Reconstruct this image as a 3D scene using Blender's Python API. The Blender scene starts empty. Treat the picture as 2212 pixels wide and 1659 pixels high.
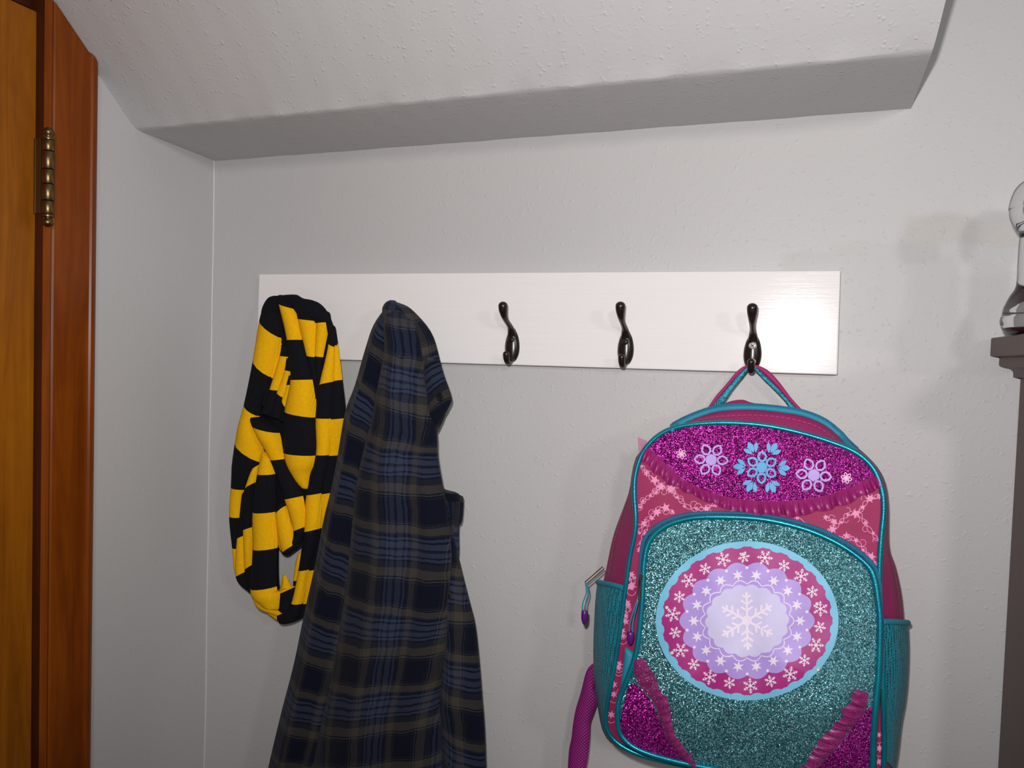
import bpy, bmesh, math, random
from mathutils import Vector, Matrix
from mathutils.bvhtree import BVHTree
random.seed(7)
S = bpy.context.scene
COL = S.collection
PI = math.pi

# ------------------------------------------------------------------ camera
W, H, F = 2212.0, 1659.0, 1661.0
YAW, PITCH, ROLL = math.radians(20.89), math.radians(-2.229), math.radians(1.824)
CAM = Vector((0.9551, -1.05, 1.5))
_f = Vector((-math.sin(YAW)*math.cos(PITCH), math.cos(YAW)*math.cos(PITCH), math.sin(PITCH)))
_r = Vector((math.cos(YAW), math.sin(YAW), 0)); _u = _r.cross(_f)
CR = math.cos(ROLL)*_r + math.sin(ROLL)*_u
CU = -math.sin(ROLL)*_r + math.cos(ROLL)*_u
cd = bpy.data.cameras.new('camera'); cam = bpy.data.objects.new('camera', cd); COL.objects.link(cam)
cd.sensor_fit = 'HORIZONTAL'; cd.sensor_width = 36.0; cd.lens = 36.0*F/W; cd.clip_start = 0.01
cam.matrix_world = Matrix(((CR.x, CU.x, -_f.x, CAM.x), (CR.y, CU.y, -_f.y, CAM.y), (CR.z, CU.z, -_f.z, CAM.z), (0, 0, 0, 1)))
S.camera = cam

# ------------------------------------------------------------------ world, lights, exposure
wd = bpy.data.worlds.new('room_ambient'); S.world = wd; wd.use_nodes = True
wd.node_tree.nodes['Background'].inputs[0].default_value = (0.80, 0.86, 1.0, 1)
wd.node_tree.nodes['Background'].inputs[1].default_value = 0.12

def light(name, typ, loc, target, energy, color, **kw):
    l = bpy.data.lights.new(name, typ); l.energy = energy; l.color = color
    for k, v in kw.items(): setattr(l, k, v)
    o = bpy.data.objects.new(name, l); COL.objects.link(o); o.location = loc
    o.rotation_euler = (Vector(target) - Vector(loc)).to_track_quat('-Z', 'Y').to_euler()
    return o
# the phone's own flash, just above the lens
fl = light('phone_flash', 'SPOT', (0.925, -1.06, 1.563), (0.74, 0.0, 1.63), 31.0, (1.0, 0.955, 0.935), spot_size=math.radians(114), spot_blend=1.0, shadow_soft_size=0.012)
fl.scale = (1.9, 1.0, 1.0)   # the flash lens throws a wide, low beam
# ceiling lamps of the room behind the camera
light('ceiling_lamp', 'AREA', (1.75, -2.30, 2.10), (0.7, 0, 1.5), 8.0, (1.0, 0.93, 0.86), shape='DISK', size=0.22)
light('hall_lamp', 'AREA', (2.75, -2.00, 2.05), (0.7, 0, 1.5), 6.5, (1.0, 0.94, 0.88), shape='DISK', size=0.25)
S.view_settings.view_transform = 'Standard'; S.view_settings.look = 'None'
S.view_settings.exposure = 0.08; S.view_settings.gamma = 1.0; S.view_settings.use_curve_mapping = False

# ------------------------------------------------------------------ pixel helpers (photo used as a tape measure: a point needs its real depth)
def ray(px, py):
    return (CR*((px-W/2)/F) - CU*((py-H/2)/F) + _f)
def P(px, py, y):
    d = ray(px, py); return CAM + d*((y-CAM.y)/d.y)
def PX(px, py, x):
    d = ray(px, py); return CAM + d*((x-CAM.x)/d.x)
def za(p): return (450+p[0]/4.1475, 600+p[1]/4.1475)
def zb(p): return (450+p[0]/3.95, 950+p[1]/3.95)
def zs(p): return (600+p[0]/3.318, 620+p[1]/3.318)
def zt(p): return (560+p[0]/2.9685, 1100+p[1]/2.9685)
def ba(p): return (1200+p[0]/2.765, 760+p[1]/2.765)
def bb(p): return (1200+p[0]/2.765, 1160+p[1]/2.765)
def zh(p): return (1500+p[0]/5.531, 600+p[1]/5.531)

# ------------------------------------------------------------------ materials
def lin(c):
    return tuple((v/12.92 if v <= 0.04045 else ((v+0.055)/1.055)**2.4) for v in (x/255 for x in c)) + (1,)
class NT:
    def __init__(s, name):
        s.m = bpy.data.materials.new(name); s.m.use_nodes = True
        s.t = s.m.node_tree; s.b = s.t.nodes['Principled BSDF']
    def n(s, typ, **kw):
        x = s.t.nodes.new(typ)
        for k, v in kw.items():
            if k.startswith('i_'): x.inputs[k[2:].replace('_', ' ')].default_value = v
            else: setattr(x, k, v)
        return x
    def l(s, a, b): s.t.links.new(a, b)
    def set(s, **kw):
        for k, v in kw.items(): s.b.inputs[k.replace('_', ' ')].default_value = v
    def ramp(s, fac, stops, interp='LINEAR'):
        r = s.n('ShaderNodeValToRGB'); r.color_ramp.interpolation = interp
        e = r.color_ramp.elements
        while len(e) < len(stops): e.new(0.5)
        for i, (p, c) in enumerate(stops): e[i].position = p; e[i].color = c
        s.l(fac, r.inputs[0]); return r.outputs[0]
    def coord(s, kind='Object', scale=(1, 1, 1)):
        tc = s.n('ShaderNodeTexCoord'); mp = s.n('ShaderNodeMapping'); mp.inputs['Scale'].default_value = scale
        s.l(tc.outputs[kind], mp.inputs['Vector']); return mp.outputs[0]
    def noise(s, vec, scale, detail=4, rough=0.55, dist=0.0):
        x = s.n('ShaderNodeTexNoise'); s.l(vec, x.inputs['Vector'])
        x.inputs['Scale'].default_value = scale; x.inputs['Detail'].default_value = detail
        x.inputs['Roughness'].default_value = rough; x.inputs['Distortion'].default_value = dist
        return x.outputs['Fac']
    def math(s, op, a, b=None, c=None):
        x = s.n('ShaderNodeMath', operation=op)
        for i, v in enumerate((a, b, c)):
            if v is None: continue
            if isinstance(v, (int, float)): x.inputs[i].default_value = v
            else: s.l(v, x.inputs[i])
        return x.outputs[0]
    def mix(s, fac, a, b, typ='MIX'):
        x = s.n('ShaderNodeMix', data_type='RGBA', blend_type=typ)
        for i, v in ((0, fac), (6, a), (7, b)):
            if isinstance(v, (int, float)): x.inputs[i].default_value = v
            elif isinstance(v, tuple): x.inputs[i].default_value = v
            else: s.l(v, x.inputs[i])
        return x.outputs[2]
    def bump(s, h, strength, dist, prev=None):
        x = s.n('ShaderNodeBump'); x.inputs['Strength'].default_value = strength; x.inputs['Distance'].default_value = dist
        s.l(h, x.inputs['Height'])
        if prev is not None: s.l(prev, x.inputs['Normal'])
        s.l(x.outputs[0], s.b.inputs['Normal']); return x.outputs[0]

def plaster(name, patches, bump_strength, base=(0.50, 0.50, 0.503)):
    k = NT(name); v = k.coord()
    big = k.noise(v, 3.0, 3); fine = k.noise(v, 160, 3, 0.5)
    c = k.mix(big, tuple(x*0.965 for x in base)+(1,), tuple(min(1, x*1.03) for x in base)+(1,))
    if patches:
        sep = k.n('ShaderNodeSeparateXYZ'); 
        wob = k.n('ShaderNodeTexNoise'); k.l(v, wob.inputs['Vector']); wob.inputs['Scale'].default_value = 14
        add = k.n('ShaderNodeVectorMath', operation='MULTIPLY_ADD'); k.l(wob.outputs['Color'], add.inputs[0])
        add.inputs[1].default_value = (0.028, 0.0, 0.028); k.l(v, add.inputs[2]); k.l(add.outputs[0], sep.inputs[0])
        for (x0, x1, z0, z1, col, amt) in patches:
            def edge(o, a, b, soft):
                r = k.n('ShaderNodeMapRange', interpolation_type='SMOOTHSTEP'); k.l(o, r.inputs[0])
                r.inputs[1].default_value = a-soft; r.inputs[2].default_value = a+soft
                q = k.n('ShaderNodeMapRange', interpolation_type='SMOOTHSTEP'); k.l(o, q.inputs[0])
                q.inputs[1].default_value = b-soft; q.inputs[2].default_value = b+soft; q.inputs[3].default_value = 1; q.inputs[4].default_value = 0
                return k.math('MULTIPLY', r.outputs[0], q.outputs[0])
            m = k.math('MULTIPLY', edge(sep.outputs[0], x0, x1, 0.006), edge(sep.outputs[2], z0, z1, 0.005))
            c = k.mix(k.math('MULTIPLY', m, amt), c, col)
    k.l(c, k.b.inputs['Base Color'])
    # lumpy knockdown texture
    drops = k.n('ShaderNodeTexVoronoi', feature='SMOOTH_F1'); k.l(v, drops.inputs['Vector']); drops.inputs['Scale'].default_value = 210
    mask = k.noise(v, 95, 3)
    mm = k.n('ShaderNodeMapRange'); k.l(mask, mm.inputs[0]); mm.inputs[1].default_value = 0.52; mm.inputs[2].default_value = 0.66
    d2 = k.n('ShaderNodeMapRange'); k.l(drops.outputs['Distance'], d2.inputs[0]); d2.inputs[1].default_value = 0.10; d2.inputs[2].default_value = 0.42; d2.inputs[3].default_value = 1; d2.inputs[4].default_value = 0
    lumps = k.math('MULTIPLY', d2.outputs[0], mm.outputs[0])
    h = k.math('ADD', k.math('MULTIPLY', fine, 0.35), lumps)
    k.bump(h, bump_strength, 0.0016)
    k.set(Roughness=0.50); k.b.inputs['Specular IOR Level'].default_value = 0.35
    return k.m
M = {}
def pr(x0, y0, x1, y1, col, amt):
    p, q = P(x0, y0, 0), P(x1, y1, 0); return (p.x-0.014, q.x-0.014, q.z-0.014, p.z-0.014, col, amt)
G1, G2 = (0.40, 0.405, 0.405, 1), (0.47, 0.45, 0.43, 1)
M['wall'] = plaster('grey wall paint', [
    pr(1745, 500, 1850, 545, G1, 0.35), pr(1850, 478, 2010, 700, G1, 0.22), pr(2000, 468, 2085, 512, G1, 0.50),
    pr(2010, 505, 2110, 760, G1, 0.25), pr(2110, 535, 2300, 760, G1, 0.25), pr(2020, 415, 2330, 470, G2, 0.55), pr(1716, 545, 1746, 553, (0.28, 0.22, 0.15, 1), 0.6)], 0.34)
M['ceil'] = plaster('grey ceiling paint', [], 0.42)
M['leftwall'] = plaster('grey side wall paint', [], 0.20)

def wood(name, dark, mid, light_, rough, scale=(14, 14, 1.2)):
    k = NT(name); v = k.coord('Object', scale)
    n1 = k.noise(v, 2.2, 6, 0.62, 1.2); n2 = k.noise(k.coord('Object', (3, 3, 2.0)), 3.0, 4, 0.6, 0.6)
    c = k.ramp(k.math('ADD', k.math('MULTIPLY', n1, 0.65), k.math('MULTIPLY', n2, 0.35)), [(0.30, dark), (0.50, mid), (0.72, light_)])
    spots = k.n('ShaderNodeTexVoronoi'); k.l(k.coord('Object'), spots.inputs['Vector']); spots.inputs['Scale'].default_value = 55
    sp = k.ramp(spots.outputs['Distance'], [(0.0, (1, 1, 1, 1)), (0.035, (0, 0, 0, 1))])
    c = k.mix(k.math('MULTIPLY', sp, 0.35), c, (0.4, 0.3, 0.2, 1))
    k.l(c, k.b.inputs['Base Color']); k.set(Roughness=rough); k.bump(n1, 0.10, 0.001)
    k.b.inputs['Coat Weight'].default_value = 0.03; k.b.inputs['Coat Roughness'].default_value = 0.25; k.b.inputs['Specular IOR Level'].default_value = 0.18
    return k.m
M['door'] = wood('amber varnished door', lin((104, 56, 8)), lin((140, 80, 12)), lin((164, 102, 20)), 0.36)
M['casing'] = wood('red-brown varnished casing', lin((84, 34, 6)), lin((116, 54, 8)), lin((140, 72, 14)), 0.34)
M['jamb'] = wood('gap-shade jamb wood', lin((44, 18, 8)), lin((60, 25, 10)), lin((74, 34, 14)), 0.45)  # wood tone darkened to paint in the shade of the door gap

def plain(name, col, rough, metal=0.0, bump=None, spec=0.5, sheen=0.0):
    k = NT(name); v = k.coord(); n = k.noise(v, 40, 4)
    k.l(k.mix(n, tuple(x*0.88 for x in col[:3])+(1,), tuple(min(1, x*1.10) for x in col[:3])+(1,)), k.b.inputs['Base Color'])
    k.set(Roughness=rough, Metallic=metal); k.b.inputs['Specular IOR Level'].default_value = spec
    if sheen: k.b.inputs['Sheen Weight'].default_value = sheen
    if bump: k.bump(k.noise(v, bump[0], 3), bump[1], bump[2])
    return k.m
M['brass'] = plain('aged brass', lin((120, 98, 66)), 0.36, 1.0, (300, 0.08, 0.0005))
M['hook'] = plain('oil rubbed bronze', (0.014, 0.009, 0.007, 1), 0.26, 0.15, (500, 0.06, 0.0004), 0.6)
M['screw_dark'] = plain('dark screw', (0.02, 0.018, 0.016, 1), 0.4, 0.6)
M['screw_white'] = plain('bright screw', (0.72, 0.72, 0.70, 1), 0.35, 0.55)
M['brown'] = plain('brown mantel paint', lin((84, 64, 54)), 0.5, 0, (120, 0.10, 0.0006))
M['candy'] = plain('dark red contents', (0.05, 0.012, 0.01, 1), 0.35)
# white board with horizontal brush strokes
k = NT('white gloss board paint'); v = k.coord('Object', (6, 6, 320)); n = k.noise(v, 1.0, 5, 0.65)
k.l(k.mix(n, (0.76, 0.745, 0.745, 1), (0.82, 0.805, 0.805, 1)), k.b.inputs['Base Color'])
k.set(Roughness=0.155); k.b.inputs['Specular IOR Level'].default_value = 0.16; k.bump(k.math('ADD', n, k.math('MULTIPLY', k.noise(k.coord('Object', (90, 90, 420)), 1.0, 3), 0.6)), 0.16, 0.0005); M['board'] = k.m
# glass
k = NT('clear bottle'); k.set(Roughness=0.02); k.b.inputs['Transmission Weight'].default_value = 1.0; k.b.inputs['IOR'].default_value = 1.25
k.l(k.mix(k.noise(k.coord(), 30, 3), (0.93, 0.93, 0.93, 1), (0.98, 0.98, 0.98, 1)), k.b.inputs['Base Color'])
k.bump(k.noise(k.coord(), 55, 2), 0.25, 0.002); M['glass'] = k.m

def knit(name, col, c2):
    k = NT(name); uv = k.coord('UV'); sep = k.n('ShaderNodeSeparateXYZ'); k.l(uv, sep.inputs[0])
    rib = k.math('SINE', k.math('MULTIPLY', sep.outputs[0], 3200)); n = k.noise(k.coord(), 220, 3)
    st = k.math('SINE', k.math('MULTIPLY', sep.outputs[1], 2600))
    k.l(k.mix(n, col, c2), k.b.inputs['Base Color']); k.set(Roughness=0.92)
    k.b.inputs['Specular IOR Level'].default_value = 0.15
    k.bump(k.math('ADD', k.math('ADD', rib, k.math('MULTIPLY', st, 0.4)), k.math('MULTIPLY', n, 2.0)), 0.28, 0.0008)
    return k.m
M['yel'] = knit('yellow knit', lin((224, 164, 4)), lin((246, 192, 14)))
M['blk'] = knit('navy black knit', (0.0035, 0.004, 0.006, 1), (0.007, 0.008, 0.012, 1))
# flannel plaid
k = NT('navy plaid flannel'); uv = k.coord('UV'); sep = k.n('ShaderNodeSeparateXYZ'); k.l(uv, sep.inputs[0])
navy = lin((14, 18, 34)); olive = lin((66, 62, 57)); blue = lin((52, 60, 80)); dk = lin((15, 20, 42)); mid = lin((33, 36, 46))
def stripes(o, per, off):
    t = k.math('FRACT', k.math('ADD', k.math('DIVIDE', o, per), off))
    return k.ramp(t, [(0.0, mid), (0.04, dk), (0.065, blue), (0.095, dk), (0.115, blue), (0.17, mid), (0.185, dk), (0.205, blue), (0.275, dk), (0.30, blue), (0.33, dk), (0.36, mid),
                      (0.385, olive), (0.475, navy), (0.49, olive), (0.50, navy), (0.515, mid), (0.525, navy), (0.80, mid), (0.81, navy), (0.83, olive), (0.845, navy), (0.86, olive), (0.965, mid)], 'CONSTANT')
wob = k.math('ADD', k.math('MULTIPLY', k.math('SUBTRACT', k.noise(uv, 30, 2), 0.5), 0.008), k.math('MULTIPLY', k.math('SUBTRACT', k.noise(uv, 600, 2), 0.5), 0.0022))
sv = stripes(k.math('ADD', sep.outputs[1], wob), 0.118, 0.0); su = stripes(k.math('ADD', sep.outputs[0], wob), 0.118, 0.10)
tw = k.math('SINE', k.math('MULTIPLY', k.math('ADD', sep.outputs[0], sep.outputs[1]), 2400))
c = k.mix(k.math('MULTIPLY_ADD', tw, 0.14, 0.38), sv, su)
fz = k.noise(k.coord('Object'), 420, 3)
c = k.mix(k.math('MULTIPLY', fz, 0.5), c, k.mix(1.0, c, (0.55, 0.55, 0.55, 1), 'MULTIPLY'))
k.l(c, k.b.inputs['Base Color']); k.set(Roughness=0.95); k.b.inputs['Specular IOR Level'].default_value = 0.1
k.b.inputs['Sheen Weight'].default_value = 0.05
k.bump(k.math('ADD', fz, k.math('MULTIPLY', tw, 0.3)), 0.35, 0.0008); M['plaid'] = k.m
M['button'] = plain('black button', (0.006, 0.006, 0.006, 1), 0.3)

def fabric(name, col, wave=2300, rough=0.62, strength=0.18):
    k = NT(name); v = k.coord(); n = k.noise(v, 35, 3)
    k.l(k.mix(n, tuple(x*0.85 for x in col[:3])+(1,), tuple(min(1, x*1.08) for x in col[:3])+(1,)), k.b.inputs['Base Color'])
    sep = k.n('ShaderNodeSeparateXYZ'); k.l(v, sep.inputs[0])
    h = k.math('ADD', k.math('SINE', k.math('MULTIPLY', k.math('ADD', sep.outputs[0], sep.outputs[2]), wave*2)), k.math('SINE', k.math('MULTIPLY', k.math('SUBTRACT', sep.outputs[0], sep.outputs[2]), wave*2)))
    k.set(Roughness=rough); k.bump(h, strength, 0.0005); return k.m
M['magenta'] = fabric('magenta nylon', lin((158, 24, 98)))
M['pinkpanel'] = fabric('printed magenta nylon', lin((150, 20, 82)))
M['teal'] = fabric('teal nylon', lin((20, 134, 160)))
M['webbing'] = fabric('purple webbing', lin((134, 20, 112)), 700, 0.55, 0.5)
def glitter(name, stops, scale=1250):
    k = NT(name); v = k.coord(); vo = k.n('ShaderNodeTexVoronoi'); k.l(v, vo.inputs['Vector']); vo.inputs['Scale'].default_value = scale
    sep = k.n('ShaderNodeSeparateColor'); k.l(vo.outputs['Color'], sep.inputs[0])
    k.l(k.ramp(sep.outputs[0], stops, 'CONSTANT'), k.b.inputs['Base Color'])
    g = k.n('ShaderNodeNewGeometry'); sb = k.n('ShaderNodeVectorMath', operation='SUBTRACT'); k.l(vo.outputs['Color'], sb.inputs[0]); sb.inputs[1].default_value = (0.5, 0.5, 0.5)
    ma = k.n('ShaderNodeVectorMath', operation='MULTIPLY_ADD'); k.l(sb.outputs[0], ma.inputs[0]); ma.inputs[1].default_value = (1.0, 1.0, 1.0); k.l(g.outputs['Normal'], ma.inputs[2])
    no = k.n('ShaderNodeVectorMath', operation='NORMALIZE'); k.l(ma.outputs[0], no.inputs[0]); k.l(no.outputs[0], k.b.inputs['Normal'])
    k.set(Roughness=0.32, Metallic=0.55); return k.m
M['gl_mag'] = glitter('magenta glitter', [(0, lin((70, 0, 60))), (0.35, lin((120, 4, 104))), (0.65, lin((176, 20, 150))), (0.88, lin((232, 70, 205)))])
M['gl_teal'] = glitter('teal glitter', [(0, lin((40, 88, 96))), (0.35, lin((66, 124, 134))), (0.65, lin((92, 152, 162))), (0.90, lin((170, 222, 226)))])
M['gl_dec'] = plain('sparkle gem', (0.9, 0.9, 0.7, 1), 0.15, 0.3)
k = NT('iridescent teal piping'); lw = k.n('ShaderNodeLayerWeight'); lw.inputs[0].default_value = 0.5
k.l(k.mix(k.noise(k.coord(), 30, 2), lin((14, 104, 150)), lin((20, 160, 160))), k.b.inputs['Base Color']); k.set(Roughness=0.28, Metallic=0.6); k.bump(k.noise(k.coord(), 700, 2), 0.3, 0.0005); M['piping'] = k.m
M['zip'] = fabric('blue zipper coil', lin((40, 122, 160)), 1400, 0.5, 0.7)
k = NT('teal spacer mesh'); v = k.coord('Object', (1, 0.5, 1)); vo = k.n('ShaderNodeTexVoronoi', feature='DISTANCE_TO_EDGE'); k.l(v, vo.inputs['Vector']); vo.inputs['Scale'].default_value = 330; vo.inputs['Randomness'].default_value = 0.35
e = k.ramp(vo.outputs['Distance'], [(0.05, (1, 1, 1, 1)), (0.28, (0, 0, 0, 1))])
k.l(k.mix(e, lin((8, 74, 92)), lin((24, 150, 172))), k.b.inputs['Base Color']); k.set(Roughness=0.5); k.bump(e, 0.8, 0.001); M['mesh'] = k.m
k = NT('magenta organza'); k.l(k.mix(k.noise(k.coord(), 90, 3), lin((128, 8, 92)), lin((176, 40, 130))), k.b.inputs['Base Color']); k.set(Roughness=0.35, Alpha=0.72); M['organza'] = k.m
k = NT('pale organza'); k.l(k.mix(k.noise(k.coord(), 90, 3), lin((170, 110, 140)), lin((196, 140, 165))), k.b.inputs['Base Color']); k.set(Roughness=0.4, Alpha=0.8); M['organza_pale'] = k.m
M['p_pink'] = plain('pale pink print', lin((226, 142, 184)), 0.6)
M['p_blue'] = plain('sky blue print', lin((52, 154, 208)), 0.5)
M['p_lilac'] = plain('lilac print', lin((166, 140, 214)), 0.5)
M['p_lightpink'] = plain('light pink print', lin((232, 176, 214)), 0.5)
M['p_paleblue'] = plain('pale blue vinyl print', lin((112, 186, 218)), 0.55)
M['p_mag'] = plain('magenta vinyl print', lin((160, 24, 118)), 0.55)
M['p_white'] = plain('white print', lin((226, 214, 232)), 0.55)
M['p_ice'] = plain('icy lilac print', lin((196, 190, 226)), 0.55)
M['p_purple'] = plain('purple plastic', lin((88, 22, 110)), 0.3)
M['metal'] = plain('nickel', (0.5, 0.46, 0.40, 1), 0.25, 1.0)
M['thread'] = plain('pink thread', lin((196, 90, 140)), 0.7)
M['floor'] = wood('dark oak floor', lin((70, 46, 28)), lin((96, 66, 42)), lin((118, 84, 54)), 0.4, (14, 1.5, 14))

# ------------------------------------------------------------------ object helpers
def tag(o, label=None, cat=None, group=None, kind=None):
    for a, b in (('label', label), ('category', cat), ('group', group), ('kind', kind)):
        if b: o[a] = b
    return o
def thing(name, loc, label, cat, group=None):
    o = bpy.data.objects.new(name, None); COL.objects.link(o); o.location = loc; o.empty_display_size = 0.02
    return tag(o, label, cat, group)
def root_loc(o):
    while o.parent: o = o.parent
    return Vector(o.location)
class MB:
    """mesh builder in world coordinates"""
    def __init__(s): s.v = []; s.f = []; s.mi = []; s.uv = {}
    def vert(s, p, uv=None):
        s.v.append(Vector(p))
        if uv is not None: s.uv[len(s.v)-1] = uv
        return len(s.v)-1
    def face(s, idx, mi=0): s.f.append(tuple(idx)); s.mi.append(mi)
    def grid(s, rows, mi=0, closed=False, uvs=None):
        ids = [[s.vert(p, uvs[i][j] if uvs else None) for j, p in enumerate(r)] for i, r in enumerate(rows)]
        for i in range(len(ids)-1):
            n = len(ids[i])
            for j in range(n if closed else n-1):
                a, b = j, (j+1) % n
                s.face((ids[i][a], ids[i][b], ids[i+1][b], ids[i+1][a]), mi(i, j) if callable(mi) else mi)
        return ids
    def box(s, x0, x1, y0, y1, z0, z1, mi=0):
        q = [s.vert((x, y, z)) for z in (z0, z1) for y in (y0, y1) for x in (x0, x1)]
        for f in ((0, 2, 3, 1), (4, 5, 7, 6), (0, 1, 5, 4), (2, 6, 7, 3), (0, 4, 6, 2), (1, 3, 7, 5)): s.face([q[i] for i in f], mi)
    def prism(s, pts, a, b, mi=0):
        """pts: list of Vectors outline; extruded by vectors a->b offsets"""
        A = [s.vert(Vector(p)+Vector(a)) for p in pts]; B = [s.vert(Vector(p)+Vector(b)) for p in pts]
        n = len(pts); s.face(A[::-1], mi); s.face(B, mi)
        for i in range(n): s.face((A[i], A[(i+1) % n], B[(i+1) % n], B[i]), mi)
    def tube(s, pts, r, n=8, closed=False, mi=0, flat=None):
        pts = [Vector(p) for p in pts]; rings = []; prev = None; N = len(pts)
        for i, p in enumerate(pts):
            t = (pts[(i+1) % N]-pts[i-1]) if closed else (pts[min(i+1, N-1)]-pts[max(i-1, 0)])
            if t.length < 1e-9: t = Vector((0, 0, 1))
            t.normalize()
            if prev is None:
                a = Vector((0, 1, 0)) if abs(t.y) < 0.9 else Vector((1, 0, 0)); prev = (a - t*a.dot(t)).normalized()
            else:
                prev = (prev - t*prev.dot(t)).normalized()
            b = t.cross(prev); rr = r[i] if isinstance(r, (list, tuple)) else r
            ra, rb = (rr, rr) if not isinstance(rr, tuple) else rr
            rings.append([p + prev*math.cos(q*2*PI/n)*ra + b*math.sin(q*2*PI/n)*rb for q in range(n)])
        if closed: rings.append(rings[0])
        ids = s.grid(rings, mi, True)
        if not closed: s.face(ids[0][::-1], mi); s.face(ids[-1], mi)
    def lathe(s, prof, c, n=32, mi=0):
        rows = [[Vector((c[0]+r*math.cos(2*PI*j/n), c[1]+r*math.sin(2*PI*j/n), z)) for j in range(n)] for r, z in prof]
        ids = s.grid(rows, mi, True); s.face(ids[0][::-1], mi); s.face(ids[-1], mi)
    def bvh(s): return BVHTree.FromPolygons(s.v, s.f)
    def build(s, name, mats, parent=None, smooth=True, bevel=None, fix=True):
        me = bpy.data.meshes.new(name); off = root_loc(parent) if parent else Vector((0, 0, 0))
        me.from_pydata([v-off for v in s.v], [], s.f)
        if not isinstance(mats, (list, tuple)): mats = [mats]
        for m in mats: me.materials.append(M[m])
        for p, m in zip(me.polygons, s.mi): p.material_index = m; p.use_smooth = smooth
        if s.uv:
            ul = me.uv_layers.new(name='UVMap')
            for lp in me.loops: ul.data[lp.index].uv = s.uv.get(lp.vertex_index, (0, 0))
        if fix:
            bm = bmesh.new(); bm.from_mesh(me); bmesh.ops.recalc_face_normals(bm, faces=bm.faces); bm.to_mesh(me); bm.free()
        if smooth: me.set_sharp_from_angle(angle=math.radians(48))
        o = bpy.data.objects.new(name, me); COL.objects.link(o)
        if parent: o.parent = parent
        if bevel:
            b = o.modifiers.new('bevel', 'BEVEL'); b.width = bevel; b.segments = 2; b.limit_method = 'ANGLE'; b.angle_limit = math.radians(35)
        return o
def cr(a, b, c, d, t):
    return 0.5*((2*b) + (-a+c)*t + (2*a-5*b+4*c-d)*t*t + (-a+3*b-3*c+d)*t*t*t)
def spline(pts, n, closed=False):
    """catmull-rom through tuples, n samples per span"""
    N = len(pts); out = []
    for i in range(N if closed else N-1):
        g = (lambda k: pts[k % N]) if closed else (lambda k: pts[max(0, min(N-1, k))])
        for j in range(n):
            t = j/n; out.append(tuple(cr(g(i-1)[q], g(i)[q], g(i+1)[q], g(i+2)[q], t) for q in range(len(pts[0]))))
    if not closed: out.append(tuple(pts[-1]))
    return out
def resample(pts, n):
    d = [0]
    for a, b in zip(pts, pts[1:]): d.append(d[-1]+math.hypot(b[0]-a[0], b[1]-a[1]))
    out = []; k = 0
    for i in range(n):
        t = d[-1]*i/(n-1)
        while k < len(d)-2 and d[k+1] < t: k += 1
        u = (t-d[k])/max(1e-9, d[k+1]-d[k]); out.append(tuple(a+(b-a)*u for a, b in zip(pts[k], pts[k+1])))
    return out
def cast(px, py, bvh, off=0.0006):
    d = ray(px, py).normalized(); h = bvh.ray_cast(CAM, d)
    if h[0] is None: return None
    n = h[1] if h[1].dot(d) < 0 else -h[1]
    return h[0] + n*off
def lobe(mb, rows, y0, bulge, mats=None, nsub=6, nc=12, back=0.35, ratio=0.42, uv=(0, 0), tilt=0.0, ucenter=True, shear=0.0):
    """a rounded fold of cloth: rows of (left px, right px[, extra depth]); closed section with a round front and a flatter back"""
    R = [(r[0][0], r[0][1], r[1][0], r[1][1], r[2] if len(r) > 2 else 0.0) for r in rows]
    sm = spline(R, nsub); rings = []; uvs = []; vv = 0; lastc = None
    for q, (xl, yl, xr, yr, dy) in enumerate(sm):
        y = y0+dy; a = P(xl, yl, y); b = P(xr, yr, y); w = (b-a).length; bl = min(bulge, w*ratio); c = (a+b)/2
        if lastc is not None: vv += (c-lastc).length
        lastc = c
        e = 1.0
        if q == 0 or q == len(sm)-1: e = 0.25
        ring = []; ru = []
        for j in range(nc):
            th = 2*PI*j/nc; s_ = (1-math.cos(th))/2; dep = math.sin(th)
            p = a.lerp(b, s_) if e == 1 else a.lerp(b, 0.5+(s_-0.5)*0.85)
            p = p + Vector((0, -(dep*bl if dep > 0 else dep*bl*back)*e + tilt*(s_-0.5)*w, 0))
            ring.append(p); ru.append((uv[0]+(s_-0.5)*w*1.12, uv[1]-vv+shear*(s_-0.5)*w))
        rings.append(ring); uvs.append(ru)
    mi = (lambda i, j: mats[min(len(mats)-1, i//nsub)]) if mats else 0
    ids = mb.grid(rings, mi, True, uvs)
    mb.face(ids[0][::-1], mats[0] if mats else 0); mb.face(ids[-1], mats[-1] if mats else 0)

# ------------------------------------------------------------------ the room
def struct(o, label): return tag(o, label, None, None, 'structure')
FLOOR_Z = 0.0
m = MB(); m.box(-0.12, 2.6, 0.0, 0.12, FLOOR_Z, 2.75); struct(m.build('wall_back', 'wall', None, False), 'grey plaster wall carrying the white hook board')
# left wall: beside the door opening
CT = 0.016   # casing thickness proud of the left wall
ye = PX(209, 400, CT).y                       # casing edge nearest the corner
yin = PX(97, 400, CT).y                       # casing inner edge
m = MB(); m.box(-0.12, 0.0, yin+0.01, 0.0, FLOOR_Z, 2.75); struct(m.build('wall_left', 'leftwall', None, False), 'narrow grey side wall between door and corner')
m = MB(); m.box(-0.12, 2.6, -2.6, 0.12, FLOOR_Z-0.05, FLOOR_Z); struct(m.build('floor', 'floor', None, False), 'dark wooden floor below the frame')
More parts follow.
